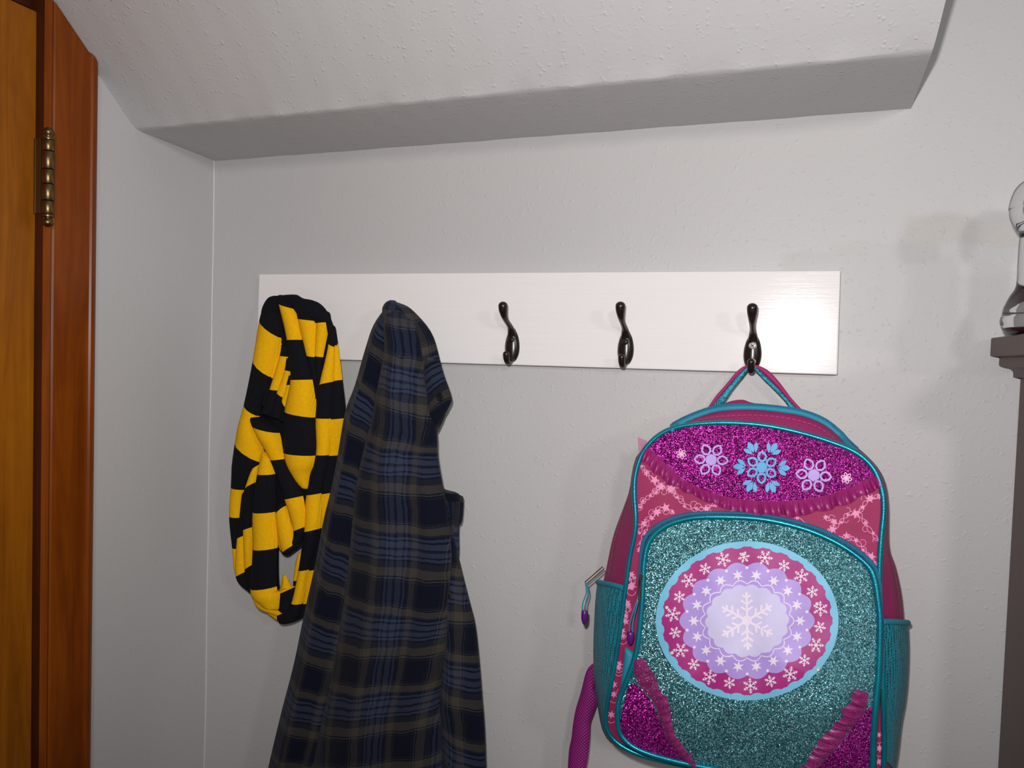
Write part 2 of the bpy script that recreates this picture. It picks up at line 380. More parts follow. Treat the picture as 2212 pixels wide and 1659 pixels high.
# bulkhead: level soffit and sloped face
zs0, ys1, zs1 = 1.8125, -0.166, 1.818
pL = [PX(210, 165, 0.0), PX(260, 231, 0.0)]
def slope_z(y): return zs1 + (ys1-y)*SL
SL = ((pL[0].z-zs1)/(ys1-pL[0].y) + (pL[1].z-zs1)/(ys1-pL[1].y))/2
def on_slope(px, py):
    d = ray(px, py); # z = zs1 + (ys1-y)*SL
    t = (zs1 + (ys1-CAM.y)*SL - CAM.z)/(d.z + SL*d.y); return CAM + d*t
xr0 = P(1968, 231, 0).x; xr1 = PX(2013, 115, xr0).x; e1 = on_slope(2016, 108); e2 = on_slope(2043, 0)
print('slope', math.degrees(math.atan(SL)), 'ends', xr0, e1, e2)
prof = [(0.0, zs0-0.0005+0.0)] + [(-0.166*t, zs0+(zs1-zs0)*t) for t in (0.15, 0.3, 0.5, 0.7, 0.85, 0.95)]
prof += [(ys1-0.0012, zs1+0.0006), (ys1-0.003, zs1+0.0022)] + [(ys1-t, zs1+t*SL) for t in (0.008, 0.02, 0.04, 0.07, 0.11, 0.16, 0.22, 0.30, 0.40, 0.55, 0.75, 0.95)]
ex = (e2.x-e1.x)/max(1e-6, abs(e2.y-e1.y))
rows = []
nx = 150
for (y, z) in prof:
    over = max(0.0, ys1-y); xr = xr0 + (e1.x-xr0)*min(1, over/0.01) + ex*min(over, 0.35)*(1 if over > 0 else 0)
    r = []
    for i in range(nx+1):
        t = i/nx; x = xr*t
        amp = 0.0007 if -0.16 > y > -0.172 else 0.00018
        dn = amp*(math.sin(x*61+y*30)+math.sin(x*133+1.3)*0.7+math.sin(x*29+4+y*11)*1.2 + random.uniform(-.5, .5)*0.5)
        r.append(Vector((x, y if y == 0 else y+dn*0.5, z+dn)))
    rows.append(r)
m = MB(); ids = m.grid(rows)
topy = prof[-1][0]; topz = prof[-1][1]
xe = rows[-1][-1].x
a = m.vert((0, 0, topz+0.05)); b = m.vert((xr0, 0, topz+0.05)); c_ = m.vert((0, topy, topz+0.05)); d_ = m.vert((xe, topy, topz+0.05))
m.face([r[-1] for r in ids] + [d_, b]); m.face([r[0] for r in ids] + [c_, a]); m.face((a, b, d_, c_)); m.face(ids[-1]+[d_, c_])
struct(m.build('ceiling', 'ceil'), 'sloped grey ceiling bulkhead with a level soffit above the hooks')

m = MB(); m.tube([Vector((0.0006*math.sin(z*9), -0.0006+0.0004*math.sin(z*23), z)) for z in [FLOOR_Z+i*0.0453 for i in range(41)]], 0.0016, 8)
M['caulk'] = plain('pale caulk', (0.62, 0.61, 0.60, 1), 0.5); struct(m.build('trim_2', 'caulk'), 'thin pale caulk line in the wall corner')
# door casing on the left wall: profile swept vertically, top cut along the slope
def casing():
    m = MB(); y0, y1 = ye, yin
    w = y0-y1
    # profile across y (from corner side to door side) : (y, x proud)
    def yy(px): return PX(px, 600, CT).y
    pr = [(y0, 0.0), (y0, 0.010), (yy(207), 0.0155), (yy(202), 0.0175), (yy(196), 0.0175), (yy(193), 0.0155), (yy(191), 0.0130), (yy(186), 0.0128), (yy(150), 0.0128), (yy(120), 0.0128), (yy(117), 0.0108), (yy(114), 0.0125),
          (yy(108), 0.0165), (yy(102), 0.0160), (yy(98), 0.0110), (y1, 0.004), (y1, -0.03)]
    bot = [Vector((x, y, FLOOR_Z)) for y, x in pr]
    top = [Vector((x, y, slope_z(y)-0.002)) for y, x in pr]
    rows = [[b.lerp(t, q) for b, t in zip(bot, top)] for q in (0, 0.25, 0.5, 0.75, 0.9, 1.0)]
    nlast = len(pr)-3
    m.grid(rows, lambda i, j: 1 if j >= nlast else 0); o = m.build('trim_1', ['casing', 'jamb'], None, False); struct(o, 'red-brown varnished door casing beside the grey side wall')  # inner return faces take the dark jamb colour as painted gap shade
    return o
cas = casing()
# jamb strip and door slab
yd = PX(78, 400, -0.004).y
m = MB(); zj = 2.3
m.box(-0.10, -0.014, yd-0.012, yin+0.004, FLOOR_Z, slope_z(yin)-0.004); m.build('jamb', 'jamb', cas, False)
ztop = PX(76, 24, -0.004).z
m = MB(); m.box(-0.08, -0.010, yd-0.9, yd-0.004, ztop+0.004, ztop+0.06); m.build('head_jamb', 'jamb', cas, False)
m = MB(); m.box(-0.042, -0.002, yd-0.82, yd, FLOOR_Z+0.01, ztop); door = m.build('door_1', 'door', None, False, 0.0025); struct(door, 'amber varnished wooden door with a brass hinge')
# hinge
hz = [PX(104, p, 0.006).z for p in (275, 298, 330, 366, 398, 434, 467, 490)]
hx = 0.017; hy = PX(104, 380, hx).y; hr = abs(PX(118, 380, hx).y-PX(90, 380, hx).y)/2*0.80
hg = MB(); z0 = PX(80, 463, -0.001).z; z1 = PX(80, 300, -0.001).z
hg.box(-0.0015, 0.0008, PX(73, 380, -0.001).y, hy+hr*0.2, z0, z1); hg.box(-0.016, 0.0095, yin-0.0016, yin-0.0002, z0, z1); leaf = hg.build('hinge', 'brass', door, False, 0.0004)
hzt = [PX(104, p, hx).z for p in (302, 327, 366, 398, 434, 464)]
for i in range(5):
    hg = MB(); t, b = hzt[i]-0.0003, hzt[i+1]+0.0003; rr = hr*(1.0 if i % 2 else 0.96)
    hg.lathe([(rr*0.9, b), (rr, b+0.0007), (rr, t-0.0007), (rr*0.9, t)], (hx, hy), 28); hg.build('knuckle', 'brass', leaf)
for s_, zz in ((1, hzt[0]), (-1, hzt[5])):
    hg = MB(); q = [(hr*0.95, 0), (hr*1.0, .0012), (hr*0.95, .0024), (hr*0.55, .0032), (hr*0.55, .0042), (hr*0.85, .0062), (hr*0.92, .0085), (hr*0.75, .0112), (hr*0.40, .0130), (0.0003, .0136)]
    hg.lathe([(r, zz+s_*z*1.2) for r, z in q], (hx, hy), 28); hg.build('finial', 'brass', leaf)

# ------------------------------------------------------------------ hook board
BY = -0.018
bTL, bTR, bBR, bBL = P(559, 592, BY), P(1816, 584, BY), P(1809, 810, BY), P(553, 772, BY)
m = MB(); m.prism([bTL, bTR, bBR, bBL], (0, 0, 0), (0, -BY, 0))
tag(m.build('hook_board', 'board', None, False, 0.0018), 'long white painted board mounted on the wall behind the hooks', 'board')

# ------------------------------------------------------------------ coat hooks
def make_hook(px, py, label, screw, second=False):
    o = P(px, py, BY); t = thing('coat_hook', o, label, 'hook', 'double coat hooks on the white board')
    def L(x, out, z): return Vector((o.x+x*1.05, BY-out*0.95, o.z+z*0.92))
    # leaf-shaped domed plate
    m = MB(); prof = [(-0.0285, 0.0016), (-0.0265, 0.0048), (-0.022, 0.0076), (-0.015, 0.0098), (-0.006, 0.0106), (0.004, 0.0098), (0.013, 0.0078), (0.019, 0.0052), (0.024, 0.0030)]
    rows = []
    for z, w in spline(prof, 3):
        row = []
        for j in range(13):
            u = -1+2*j/12; out = 0.0012+0.0062*(1-abs(u)**2.2)*(w/0.0106)**0.6
            row.append(L(u*w, out, z))
        row += [L(w, -0.0002, z), L(-w, -0.0002, z)]
        rows.append(row)
    ids = m.grid(rows, 0, True); m.face(ids[0][::-1]); m.face(ids[-1])
    m.build('plate', 'hook', t)
    # upper arm with knob
    m = MB(); path = spline([(0.0035, 0.013), (0.0065, 0.020), (0.0120, 0.0262), (0.0205, 0.0310), (0.0300, 0.0362), (0.0375, 0.0425), (0.0420, 0.0500), (0.0435, 0.0565)], 4)
    rad = spline([(0.0065, 0.0035), (0.0054, 0.0040), (0.0042, 0.0040), (0.0038, 0.0036), (0.0040, 0.0038), (0.0050, 0.0048), (0.0062, 0.0060), (0.0066, 0.0064)], 4)
    pts = [L(0, a, b) for a, b in path]; rs = [(b_, a_) for a_, b_ in rad]
    e = path[-1]; dx, dz = 0.0015/0.0068, 0.0065/0.0068
    for q in (0.35, 0.62, 0.82, 0.94, 0.995):
        pts.append(L(0, e[0]+q*0.0062*dx, e[1]+q*0.0062*dz)); s_ = math.sqrt(1-q*q); rs.append((0.0064*s_, 0.0066*s_))
    m.tube(pts, rs, 16); m.build('upper_arm', 'hook', t)
    # lower curl
    m = MB(); path = spline([(0.0030, -0.020), (0.0060, -0.0262), (0.0115, -0.0292), (0.0185, -0.0280), (0.0232, -0.0225), (0.0246, -0.0160)], 4)
    rad = spline([(0.0062, 0.0030), (0.0048, 0.0034), (0.0042, 0.0036), (0.0042, 0.0038), (0.0045, 0.0042), (0.0048, 0.0046)], 4)
    pts = [L(0, a, b) for a, b in path]; rs = [(b_, a_) for a_, b_ in rad]; e = path[-1]
    for q in (0.4, 0.7, 0.9, 0.99):
        pts.append(L(0, e[0]+q*0.0008, e[1]+q*0.0046)); s_ = math.sqrt(1-q*q); rs.append((0.0046*s_, 0.0048*s_))
    m.tube(pts, rs, 16); m.build('lower_arm', 'hook', t)
    # screws with a cross recess
    for zc in ((0.0065, -0.0155) if second else (0.0065,)):
        m = MB(); R_ = 0.0046
        for a0 in range(1):
            prof2 = [(0.0, 0.0092), (0.0028, 0.0090), (0.0041, 0.0083), (R_, 0.0074), (R_, 0.0050)]
            rows = [[L(r*math.cos(2*PI*j/20), out, zc+r*math.sin(2*PI*j/20)) for j in range(20)] for r, out in prof2]
            ids = m.grid(rows, 0, True)
        sc = m.build('screw', screw, t)
        m = MB()
        for a0 in (0.6, 0.6+PI/2):
            ca, sa = math.cos(a0), math.sin(a0)
            q = [(-0.0028, -0.0007), (0.0028, -0.0007), (0.0028, 0.0007), (-0.0028, 0.0007)]
            m.prism([L(u*ca-v_*sa, 0.0093, zc+u*sa+v_*ca) for u, v_ in q], (0, 0, 0), (0, 0.0014, 0))
        m.build('cross_slot', 'screw_dark' if screw == 'screw_white' else 'button', sc, False)
    return t
HZ = 748
hooks = [
 (690, 752, 'dark bronze coat hook at the board end under the striped scarf', 'screw_dark', False),
 (894, 758, 'dark bronze coat hook carrying the plaid flannel shirt', 'screw_dark', False),
 (1107, 743, 'empty dark bronze coat hook nearest the plaid shirt', 'screw_dark', False),
 (1352, 748, 'empty dark bronze coat hook midway between shirt and backpack', 'screw_dark', False),
 (1626, 757, 'dark bronze coat hook with bright screw holding the backpack handle', 'screw_white', True)]
for h in hooks: make_hook(*h)

# ------------------------------------------------------------------ striped scarf
sc_root_pos = P(640, 1340, -0.05)
m = MB(); Yw, Bk = 0, 1
A = lambda *r: [(za(a), za(b)) + tuple(c) for a, b, *c in r]
B = lambda *r: [(zb(a), zb(b)) + tuple(c) for a, b, *c in r]
# dark inner mass behind the folds
lobe(m, A(((520, 260), (1060, 360)), ((440, 700), (1175, 780)), ((350, 1100), (1205, 1130)), ((275, 1450), (1180, 1500))) + B(((235, 350), (1050, 470)), ((220, 650), (800, 760)), ((225, 900), (640, 940))), -0.034, 0.018, [Bk]*7)
lobe(m, B(((225, 880), (600, 900)), ((245, 1120), (600, 1120)), ((330, 1270), (610, 1270)), ((470, 1400), (640, 1420))), -0.034, 0.014, [Bk]*4)
# cap over the hook
lobe(m, A(((478, 385), (560, 440)), ((495, 270), (610, 350)), ((555, 172), (655, 280)), ((640, 160), (700, 270)), ((700, 152), (770, 290)), ((790, 152), (810, 330)), ((850, 184), (860, 390)), ((930, 200), (930, 410)), ((1010, 238), (1000, 420)), ((1080, 325), (1060, 440)), ((1130, 460), (1080, 520)), ((1160, 600), (1092, 610))), -0.054, 0.024, [Bk]*12, 5)
# left outer strand
lobe(m, A(((530, 230), (690, 330)), ((480, 375), (674, 545)), ((424, 725), (588, 895)), ((335, 1130), (460, 1240)), ((258, 1470), (500, 1655))) + B(((205, 402), (330, 425)), ((188, 650), (285, 662)), ((208, 920), (258, 930)), ((240, 1170), (275, 1175)), ((360, 1300), (400, 1305))), -0.052, 0.020, [Bk, Yw, Bk, Yw, Bk, Yw, Bk, Yw, Bk])
# narrow pleats beside it
lobe(m, A(((630, 420), (715, 500)), ((655, 585), (692, 600)), ((545, 875), (600, 905)), ((470, 1150), (560, 1200))), -0.052, 0.016, [Bk, Yw, Bk])
lobe(m, A(((660, 590), (720, 610)), ((645, 700), (716, 708)), ((555, 1000), (640, 1010)), ((480, 1230), (590, 1260))), -0.055, 0.016, [Bk, Yw, Bk])
lobe(m, A(((690, 700), (735, 720)), ((690, 825), (748, 840)), ((620, 1020), (700, 1080)), ((560, 1250), (680, 1290))), -0.053, 0.016, [Bk, Yw, Bk])
lobe(m, A(((715, 850), (760, 880)), ((700, 960), (770, 960)), ((672, 1080), (740, 1190)), ((640, 1300), (740, 1300))), -0.052, 0.016, [Bk, Yw, Bk])
# centre panel
lobe(m, A(((640, 150), (780, 180), 0.012), ((645, 235), (800, 285)), ((715, 560), (852, 556)), ((752, 915), (948, 912)), ((700, 1195), (972, 1252)), ((690, 1562), (972, 1592))) + B(((740, 330), (870, 290)), ((810, 420), (850, 420))), -0.058, 0.020, [Bk, Yw, Bk, Yw, Bk, Yw, Yw])
lobe(m, A(((775, 210), (810, 300)), ((770, 255), (818, 320)), ((800, 480), (850, 500)), ((840, 640), (880, 660))), -0.056, 0.014, [Bk, Yw, Yw])
# second and third folds on the right of it
lobe(m, A(((800, 240), (985, 290), 0.008), ((815, 370), (982, 390)), ((885, 700), (970, 712)), ((930, 920), (990, 930)), ((955, 1100), (990, 1100))), -0.056, 0.020, [Bk, Yw, Bk, Bk])
lobe(m, A(((950, 260), (1090, 310), 0.006), ((975, 410), (1092, 400)), ((955, 700), (1030, 712)), ((965, 960), (1012, 965)), ((965, 1200), (1000, 1200))), -0.055, 0.018, [Bk, Yw, Bk, Bk])
lobe(m, A(((1060, 420), (1120, 440)), ((1080, 590), (1130, 620)), ((1003, 962), (1120, 932)), ((970, 1255), (1100, 1262)), ((970, 1585), (1080, 1588))) + B(((845, 470), (965, 455)), ((825, 782), (965, 752)), ((775, 1112), (860, 1106)), ((715, 1390), (810, 1395)), ((640, 1500), (780, 1520))), -0.056, 0.020, [Bk, Yw, Bk, Yw, Bk, Yw, Bk, Yw, Bk])
lobe(m, A(((1085, 400), (1140, 440)), ((1112, 592), (1162, 590)), ((1090, 935), (1202, 915)), ((1070, 1270), (1232, 1258)), ((1040, 1588), (1182, 1588))) + B(((940, 462), (1070, 448)), ((930, 755), (1030, 742)), ((840, 1108), (960, 1098)), ((790, 1395), (900, 1380)), ((740, 1530), (890, 1490))), -0.042, 0.016, [Bk, Yw, Bk, Yw, Bk, Yw, Bk, Yw, Bk])
lobe(m, B(((770, 960), (800, 960)), ((745, 1060), (785, 1090)), ((728, 1200), (760, 1200)), ((725, 1250), (760, 1260))), -0.040, 0.012, [Yw, Yw, Bk])
# crossing inner strand
lobe(m, A(((400, 1240), (560, 1260), 0.010), ((408, 1322), (640, 1390)), ((565, 1632), (692, 1622))) + B(((662, 505), (808, 478)), ((735, 778), (826, 742)), ((700, 930), (795, 880))), -0.064, 0.018, [Bk, Yw, Bk, Yw, Bk])
lobe(m, B(((470, 90), (540, 160)), ((430, 290), (572, 292)), ((396, 612), (582, 612)), ((398, 925), (594, 920)), ((380, 1260), (585, 1250)), ((395, 1330), (612, 1310)), ((470, 1400), (600, 1460))), -0.066, 0.020, [Yw, Bk, Yw, Bk, Yw, Yw])
lobe(m, B(((600, 560), (670, 520)), ((585, 640), (668, 560)), ((600, 780), (720, 740)), ((625, 900), (755, 830)), ((650, 962), (785, 870)), ((680, 985), (795, 900))), -0.062, 0.016, [Bk, Yw, Yw, Yw, Bk])
lobe(m, B(((580, 760), (640, 740)), ((590, 850), (650, 850)), ((615, 930), (690, 950)), ((640, 975), (700, 980))), -0.056, 0.012, [Yw, Yw, Bk])
# pleats between outer and inner strand
lobe(m, B(((380, 250), (450, 190)), ((325, 420), (440, 350)), ((300, 520), (405, 450)), ((305, 770), (396, 738)), ((320, 1110), (398, 1056)), ((330, 1250), (400, 1240))), -0.056, 0.014, [Yw, Bk, Bk, Yw, Bk])
lobe(m, B(((290, 430), (330, 430)), ((270, 680), (330, 660)), ((252, 845), (318, 812)), ((245, 1168), (336, 1118)), ((350, 1300), (400, 1290))), -0.054, 0.013, [Bk, Bk, Yw, Bk])
# bottom of the loop
lobe(m, B(((372, 1270), (400, 1250)), ((395, 1370), (480, 1330)), ((440, 1440), (530, 1390)), ((530, 1480), (600, 1440)), ((590, 1500), (672, 1470))), -0.058, 0.018, [Yw]*5)
lobe(m, B(((400, 1350), (420, 1330)), ((430, 1420), (460, 1400)), ((520, 1490), (560, 1450)), ((600, 1545), (660, 1470))), -0.050, 0.014, [Yw]*4)
lobe(m, B(((635, 1150), (660, 1150)), ((630, 1230), (722, 1262)), ((600, 1320), (740, 1255)), ((598, 1470), (760, 1440)), ((615, 1545), (820, 1500)), ((660, 1566), (760, 1545))), -0.048, 0.018, [Yw, Yw, Bk, Bk, Bk])
tag(m.build('knit_scarf', ['yel', 'blk'], None), 'yellow and black striped knit loop scarf draped over the end hook', 'scarf')

# ------------------------------------------------------------------ plaid shirt
t = thing('flannel_shirt', P(840, 1700, -0.05), 'dark navy and grey plaid flannel shirt hanging beside the scarf', 'shirt')
def RR(L_, R_): return list(zip(L_, R_))
leftS = [(836, 662), (811, 701), (793, 756), (772, 831), (751, 891), (736, 982), (721, 1057), (705, 1122), (688, 1211), (664, 1319), (641, 1430), (614, 1535), (585, 1659), (566, 1760), (548, 1860)]
leftF = [(852, 668), (862, 712), (858, 765), (842, 849), (834, 906), (813, 982), (798, 1057), (793, 1100), (783, 1201), (772, 1290), (757, 1390), (742, 1470), (722, 1571), (706, 1659), (690, 1860)]
cenL = [(838, 655), (832, 700), (834, 762), (817, 849), (806, 906), (786, 982), (770, 1057), (765, 1110), (756, 1201), (746, 1290), (730, 1390), (714, 1480), (694, 1571), (678, 1659), (655, 1860)]
cenR = [(866, 664), (898, 704), (916, 771), (932, 861), (944, 936), (946, 985), (957, 1050), (968, 1110), (976, 1201), (968, 1302), (966, 1370), (956, 1450), (950, 1520), (955, 1600), (955, 1860)]
def sides(mb, rows, y0, bulge, depths, uv, shear, tilt=0.0, nsub=4, nc=36, folds=(), ratio=0.42):
    """panel like lobe() but with soft vertical folds across its width"""
    R = [(a[0], a[1], b[0], b[1], d) for (a, b), d in zip(rows, depths)]
    sm = spline(R, nsub); rings = []; uvs = []; vv = 0; last = None
    for q, (xl, yl, xr, yr, dy) in enumerate(sm):
        y = y0+dy; a = P(xl, yl, y); b = P(xr, yr, y); w = (b-a).length; bl = min(bulge, w*ratio); c = (a+b)/2
        if last is not None: vv += (c-last).length
        last = c; ring = []; ru = []; g = q/(len(sm)-1)
        for j in range(nc):
            th = 2*PI*j/nc; s_ = (1-math.cos(th))/2; dep = math.sin(th); ex = 0
            if dep > 0:
                ex = sum(am*min(1, g*3+0.1)*math.exp(-((s_-(p0+(p1-p0)*g))/wd_)**2) for p0, p1, wd_, am in folds)*dep
            p = a.lerp(b, s_) + Vector((0, -(dep*bl if dep > 0 else dep*bl*0.3) - ex + tilt*(s_-0.5)*w, 0))
            ring.append(p); ru.append((uv[0]+(s_-0.5)*w*1.08, uv[1]-vv+shear*(s_-0.5)*w))
        rings.append(ring); uvs.append(ru)
    ids = mb.grid(rings, 0, True, uvs); mb.face(ids[0][::-1]); mb.face(ids[-1])
n = len(leftS); dpt = [0.012]+[0.0]*(n-1)
m = MB(); sides(m, RR(cenL, cenR), -0.080, 0.030, dpt, (0.0, 0.02), 0.12, folds=[(0.5, 0.30, 0.10, 0.007), (0.8, 0.62, 0.09, -0.006), (0.9, 0.86, 0.08, 0.006), (0.2, 0.12, 0.08, 0.004)]); m.build('back_panel', 'plaid', t)
m = MB(); sides(m, RR(leftS, leftF), -0.072, 0.026, dpt, (0.055, 0.055), 0.70, 0.05, folds=[(0.5, 0.35, 0.12, 0.006), (0.7, 0.7, 0.1, -0.005), (0.3, 0.82, 0.08, 0.006)]); m.build('sleeve', 'plaid', t)
# shoulder hump and collar side at top right
topL = [(842, 650), (850, 660), (878, 705), (893, 771), (905, 840), (915, 900), (920, 950)]
topR = [(862, 654), (889, 668), (930, 715), (948, 768), (962, 838), (962, 894), (936, 950)]
m = MB(); sides(m, RR(topL, topR), -0.064, 0.022, [0.004]+[0]*6, (0.03, 0.03), -0.5, folds=[(0.6, 0.5, 0.12, 0.004)]); m.build('yoke', 'plaid', t)
m = MB(); sides(m, RR([(843, 649), (836, 656), (832, 672), (830, 700), (832, 730)], [(853, 649), (862, 657), (876, 674), (888, 705), (894, 735)]), -0.066, 0.024, [0]*5, (0.01, 0.012), 0.2, nsub=5, ratio=0.8); m.build('peak', 'plaid', t)
colL = [(918, 775), (916, 815), (920, 850), (924, 885), (930, 925)]
colR = [(950, 778), (960, 812), (974, 852), (973, 874), (944, 922)]
m = MB(); sides(m, RR(colL, colR), -0.078, 0.014, [0]*5, (0.06, 0.05), -0.6); col_o = m.build('collar', 'plaid', t)
bc = P(951, 857, -0.0925)
def button(c, r, parent, ny=-0.0022):
    m = MB(); rows = []
    for rr, o_ in ((0.0002, 0.0016), (r*0.55, 0.0014), (r*0.7, 0.0024), (r*0.92, 0.0022), (r, 0.0012), (r, -0.001)):
        rows.append([Vector((c.x+rr*math.cos(2*PI*j/20)*0.95, c.y-o_, c.z+rr*math.sin(2*PI*j/20))) for j in range(20)])
    ids = m.grid(rows, 0, True); m.face(ids[0][::-1]); m.face(ids[-1]); m.build('button', 'button', parent)
button(bc, 0.0060, col_o)
# right front panel
rgL = [(930, 1010), (938, 1070), (950, 1130), (952, 1201), (942, 1302), (940, 1370), (928, 1450), (918, 1520), (925, 1600), (922, 1860)]
rgR = [(946, 1020), (962, 1066), (974, 1130), (990, 1201), (1012, 1290), (1027, 1350), (1036, 1430), (1042, 1504), (1049, 1605), (1056, 1860)]
m = MB(); sides(m, RR(rgL, rgR), -0.052, 0.026, [0.01]+[0]*9, (0.02, 0.075), 0.55, 0.0, folds=[(0.35, 0.3, 0.09, -0.007), (0.65, 0.6, 0.12, 0.005)]); fp = m.build('front_panel', 'plaid', t)
button(P(967, 1285, -0.079), 0.0050, fp)
# second sleeve peeking out: crumpled cuff
cfL = [(944, 1045), (956, 1075), (958, 1110), (964, 1150), (972, 1190), (972, 1225)]
cfR = [(958, 1058), (990, 1066), (1000, 1092), (992, 1140), (992, 1195), (988, 1228)]
m = MB(); sides(m, RR(cfL, cfR), -0.042, 0.014, [0]*6, (0.01, 0.0), 0.3, folds=[(0.5, 0.5, 0.15, -0.004)])
m.build('cuff_sleeve', 'plaid', t)
m = MB(); lobe(m, [((960, 1064), (962, 1078)), ((975, 1066), (976, 1084)), ((990, 1068), (991, 1084)), ((1001, 1073), (1001, 1086))], -0.058, 0.006, None, uv=(0.3, 0.2))
lobe(m, [((986, 1072), (1001, 1074)), ((985, 1095), (1001, 1096)), ((984, 1120), (999, 1120)), ((982, 1138), (996, 1132))], -0.054, 0.008, None, uv=(0.1, 0.1))
m.build('cuff', 'plaid', t)

# ------------------------------------------------------------------ backpack
bk = thing('child_backpack', P(1620, 1720, -0.06), 'magenta and teal glitter child backpack hanging from the end hook', 'backpack')
def yf(py): return -0.108 - 0.030*min(1, max(0, (py-920)/560))        # front face leans out towards its bottom
front = [ba(p) for p in [(440, 1250), (470, 1100), (480, 1000), (471, 850), (478, 730), (520, 605), (600, 512), (700, 458), (850, 430), (1050, 424), (1250, 440), (1450, 480), (1650, 540), (1800, 605), (1900, 700), (1950, 830), (1960, 950), (1945, 1120), (1935, 1300)]] + \
        [bb(p) for p in [(1938, 420), (1948, 620), (1955, 850), (1960, 1100), (1962, 1300), (1940, 1480), (1850, 1560), (1600, 1560), (1250, 1480), (950, 1400), (700, 1350), (520, 1305), (400, 1250), (325, 1180), (300, 1090), (318, 950), (348, 800), (372, 650), (400, 450)]]
mid = [ba(p) for p in [(300, 1310), (345, 1100), (400, 945), (440, 830), (462, 690), (500, 600), (620, 500), (735, 432), (860, 362), (1060, 300), (1200, 318), (1420, 332), (1600, 410), (1720, 510), (1850, 610), (1950, 730), (1985, 880), (1990, 1150), (2030, 1280), (2065, 1450)]] + \
      [bb(p) for p in [(2080, 520), (2085, 700), (2075, 900), (2050, 1100), (2035, 1300), (2000, 1480), (1900, 1560), (1600, 1570), (1250, 1490), (950, 1410), (700, 1360), (500, 1310), (380, 1250), (300, 1180), (275, 1080), (260, 900), (255, 700), (262, 500), (275, 320)]]
NB = 160
def polar(outl, c, n):
    pts = spline(outl, 6, True); ang = []
    out = []
    for i in range(n):
        a = 2*PI*i/n; d = (math.cos(a), math.sin(a)); best = None
        for p, q in zip(pts, pts[1:]+pts[:1]):
            ex_, ey_ = q[0]-p[0], q[1]-p[1]; det = d[0]*(-ey_)+d[1]*ex_
            if abs(det) < 1e-12: continue
            rx, ry = p[0]-c[0], p[1]-c[1]
            tt = (rx*(-ey_)+ry*ex_)/det; uu = (d[0]*ry-d[1]*rx)/det
            if tt > 0 and -1e-6 <= uu <= 1+1e-6 and (best is None or tt > best): best = tt
        out.append((c[0]+d[0]*best, c[1]+d[1]*best))
    return out
CB = (1622, 1330)
fo = polar(front, CB, NB); mo = polar(mid, CB, NB)
# body: back ring, mid ring, front ring
m = MB()
ring_f = [P(x, y, yf(y)) for x, y in fo]
ring_g = [P(x+(u-x)*0.45, y+(v_-y)*0.45, yf(y)+0.022) for (x, y), (u, v_) in zip(fo, mo)]
ring_m = [P(x, y, -0.066) for x, y in mo]
ring_n = [P(x, y, -0.045) for x, y in mo]
cb3 = P(CB[0], CB[1], -0.03)
ring_b = [cb3.lerp(Vector((p.x, -0.024, p.z)), 0.95) for p in ring_n]
ring_b = [Vector((p.x, -0.024, p.z)) for p in ring_b]
ids = m.grid([ring_b, ring_n, ring_m, ring_g, ring_f], 0, True); m.face(ids[0][::-1])
m.face(ids[-1]); body_bvh = m.bvh(); m.build('body', 'magenta', bk)
# printed front panel, gently padded
def cushion(outl, c, n, yedge, bulge, rings=14, yc=None, wr=0.0):
    mb = MB(); rows = []
    for k_ in range(rings+1):
        r = 1-k_/rings; r = max(r, 0.02); row = []
        for (x, y) in outl:
            px, py = c[0]+(x-c[0])*r, c[1]+(y-c[1])*r
            y0 = yedge(y)*r + yedge(py)*(1-r)
            dep = bulge*(1-r**2.6) + wr*math.sin(px*0.045+py*0.02)*math.sin(py*0.03-px*0.012)*(1-r**6)
            row.append(P(px, py, y0-dep))
        rows.append(row)
    ids = mb.grid(rows, 0, True); mb.face(ids[-1]); return mb
m = cushion(fo, CB, NB, yf, 0.010, wr=0.0015); fr_bvh = m.bvh(); m.build('front_panel', 'pinkpanel', bk)
m = MB(); m.tube([P(x, y, yf(y)-0.001) for x, y in spline(front, 5, True)], 0.0030, 8, True); m.build('piping', 'piping', bk)
def band(e1, e2, bvh, off, n=60, mrow=8):
    a = resample(spline(e1, 6), n); b = resample(spline(e2, 6), n); mb = MB(); ids = []
    for j in range(mrow):
        t_ = j/(mrow-1); row = []
        for p, q in zip(a, b):
            h = cast(p[0]+(q[0]-p[0])*t_, p[1]+(q[1]-p[1])*t_, bvh, off); row.append(mb.vert(h) if h is not None else None)
        ids.append(row)
    for j in range(mrow-1):
        for i in range(n-1):
            q = (ids[j][i], ids[j][i+1], ids[j+1][i+1], ids[j+1][i])
            if None not in q: mb.face(q)
    return mb
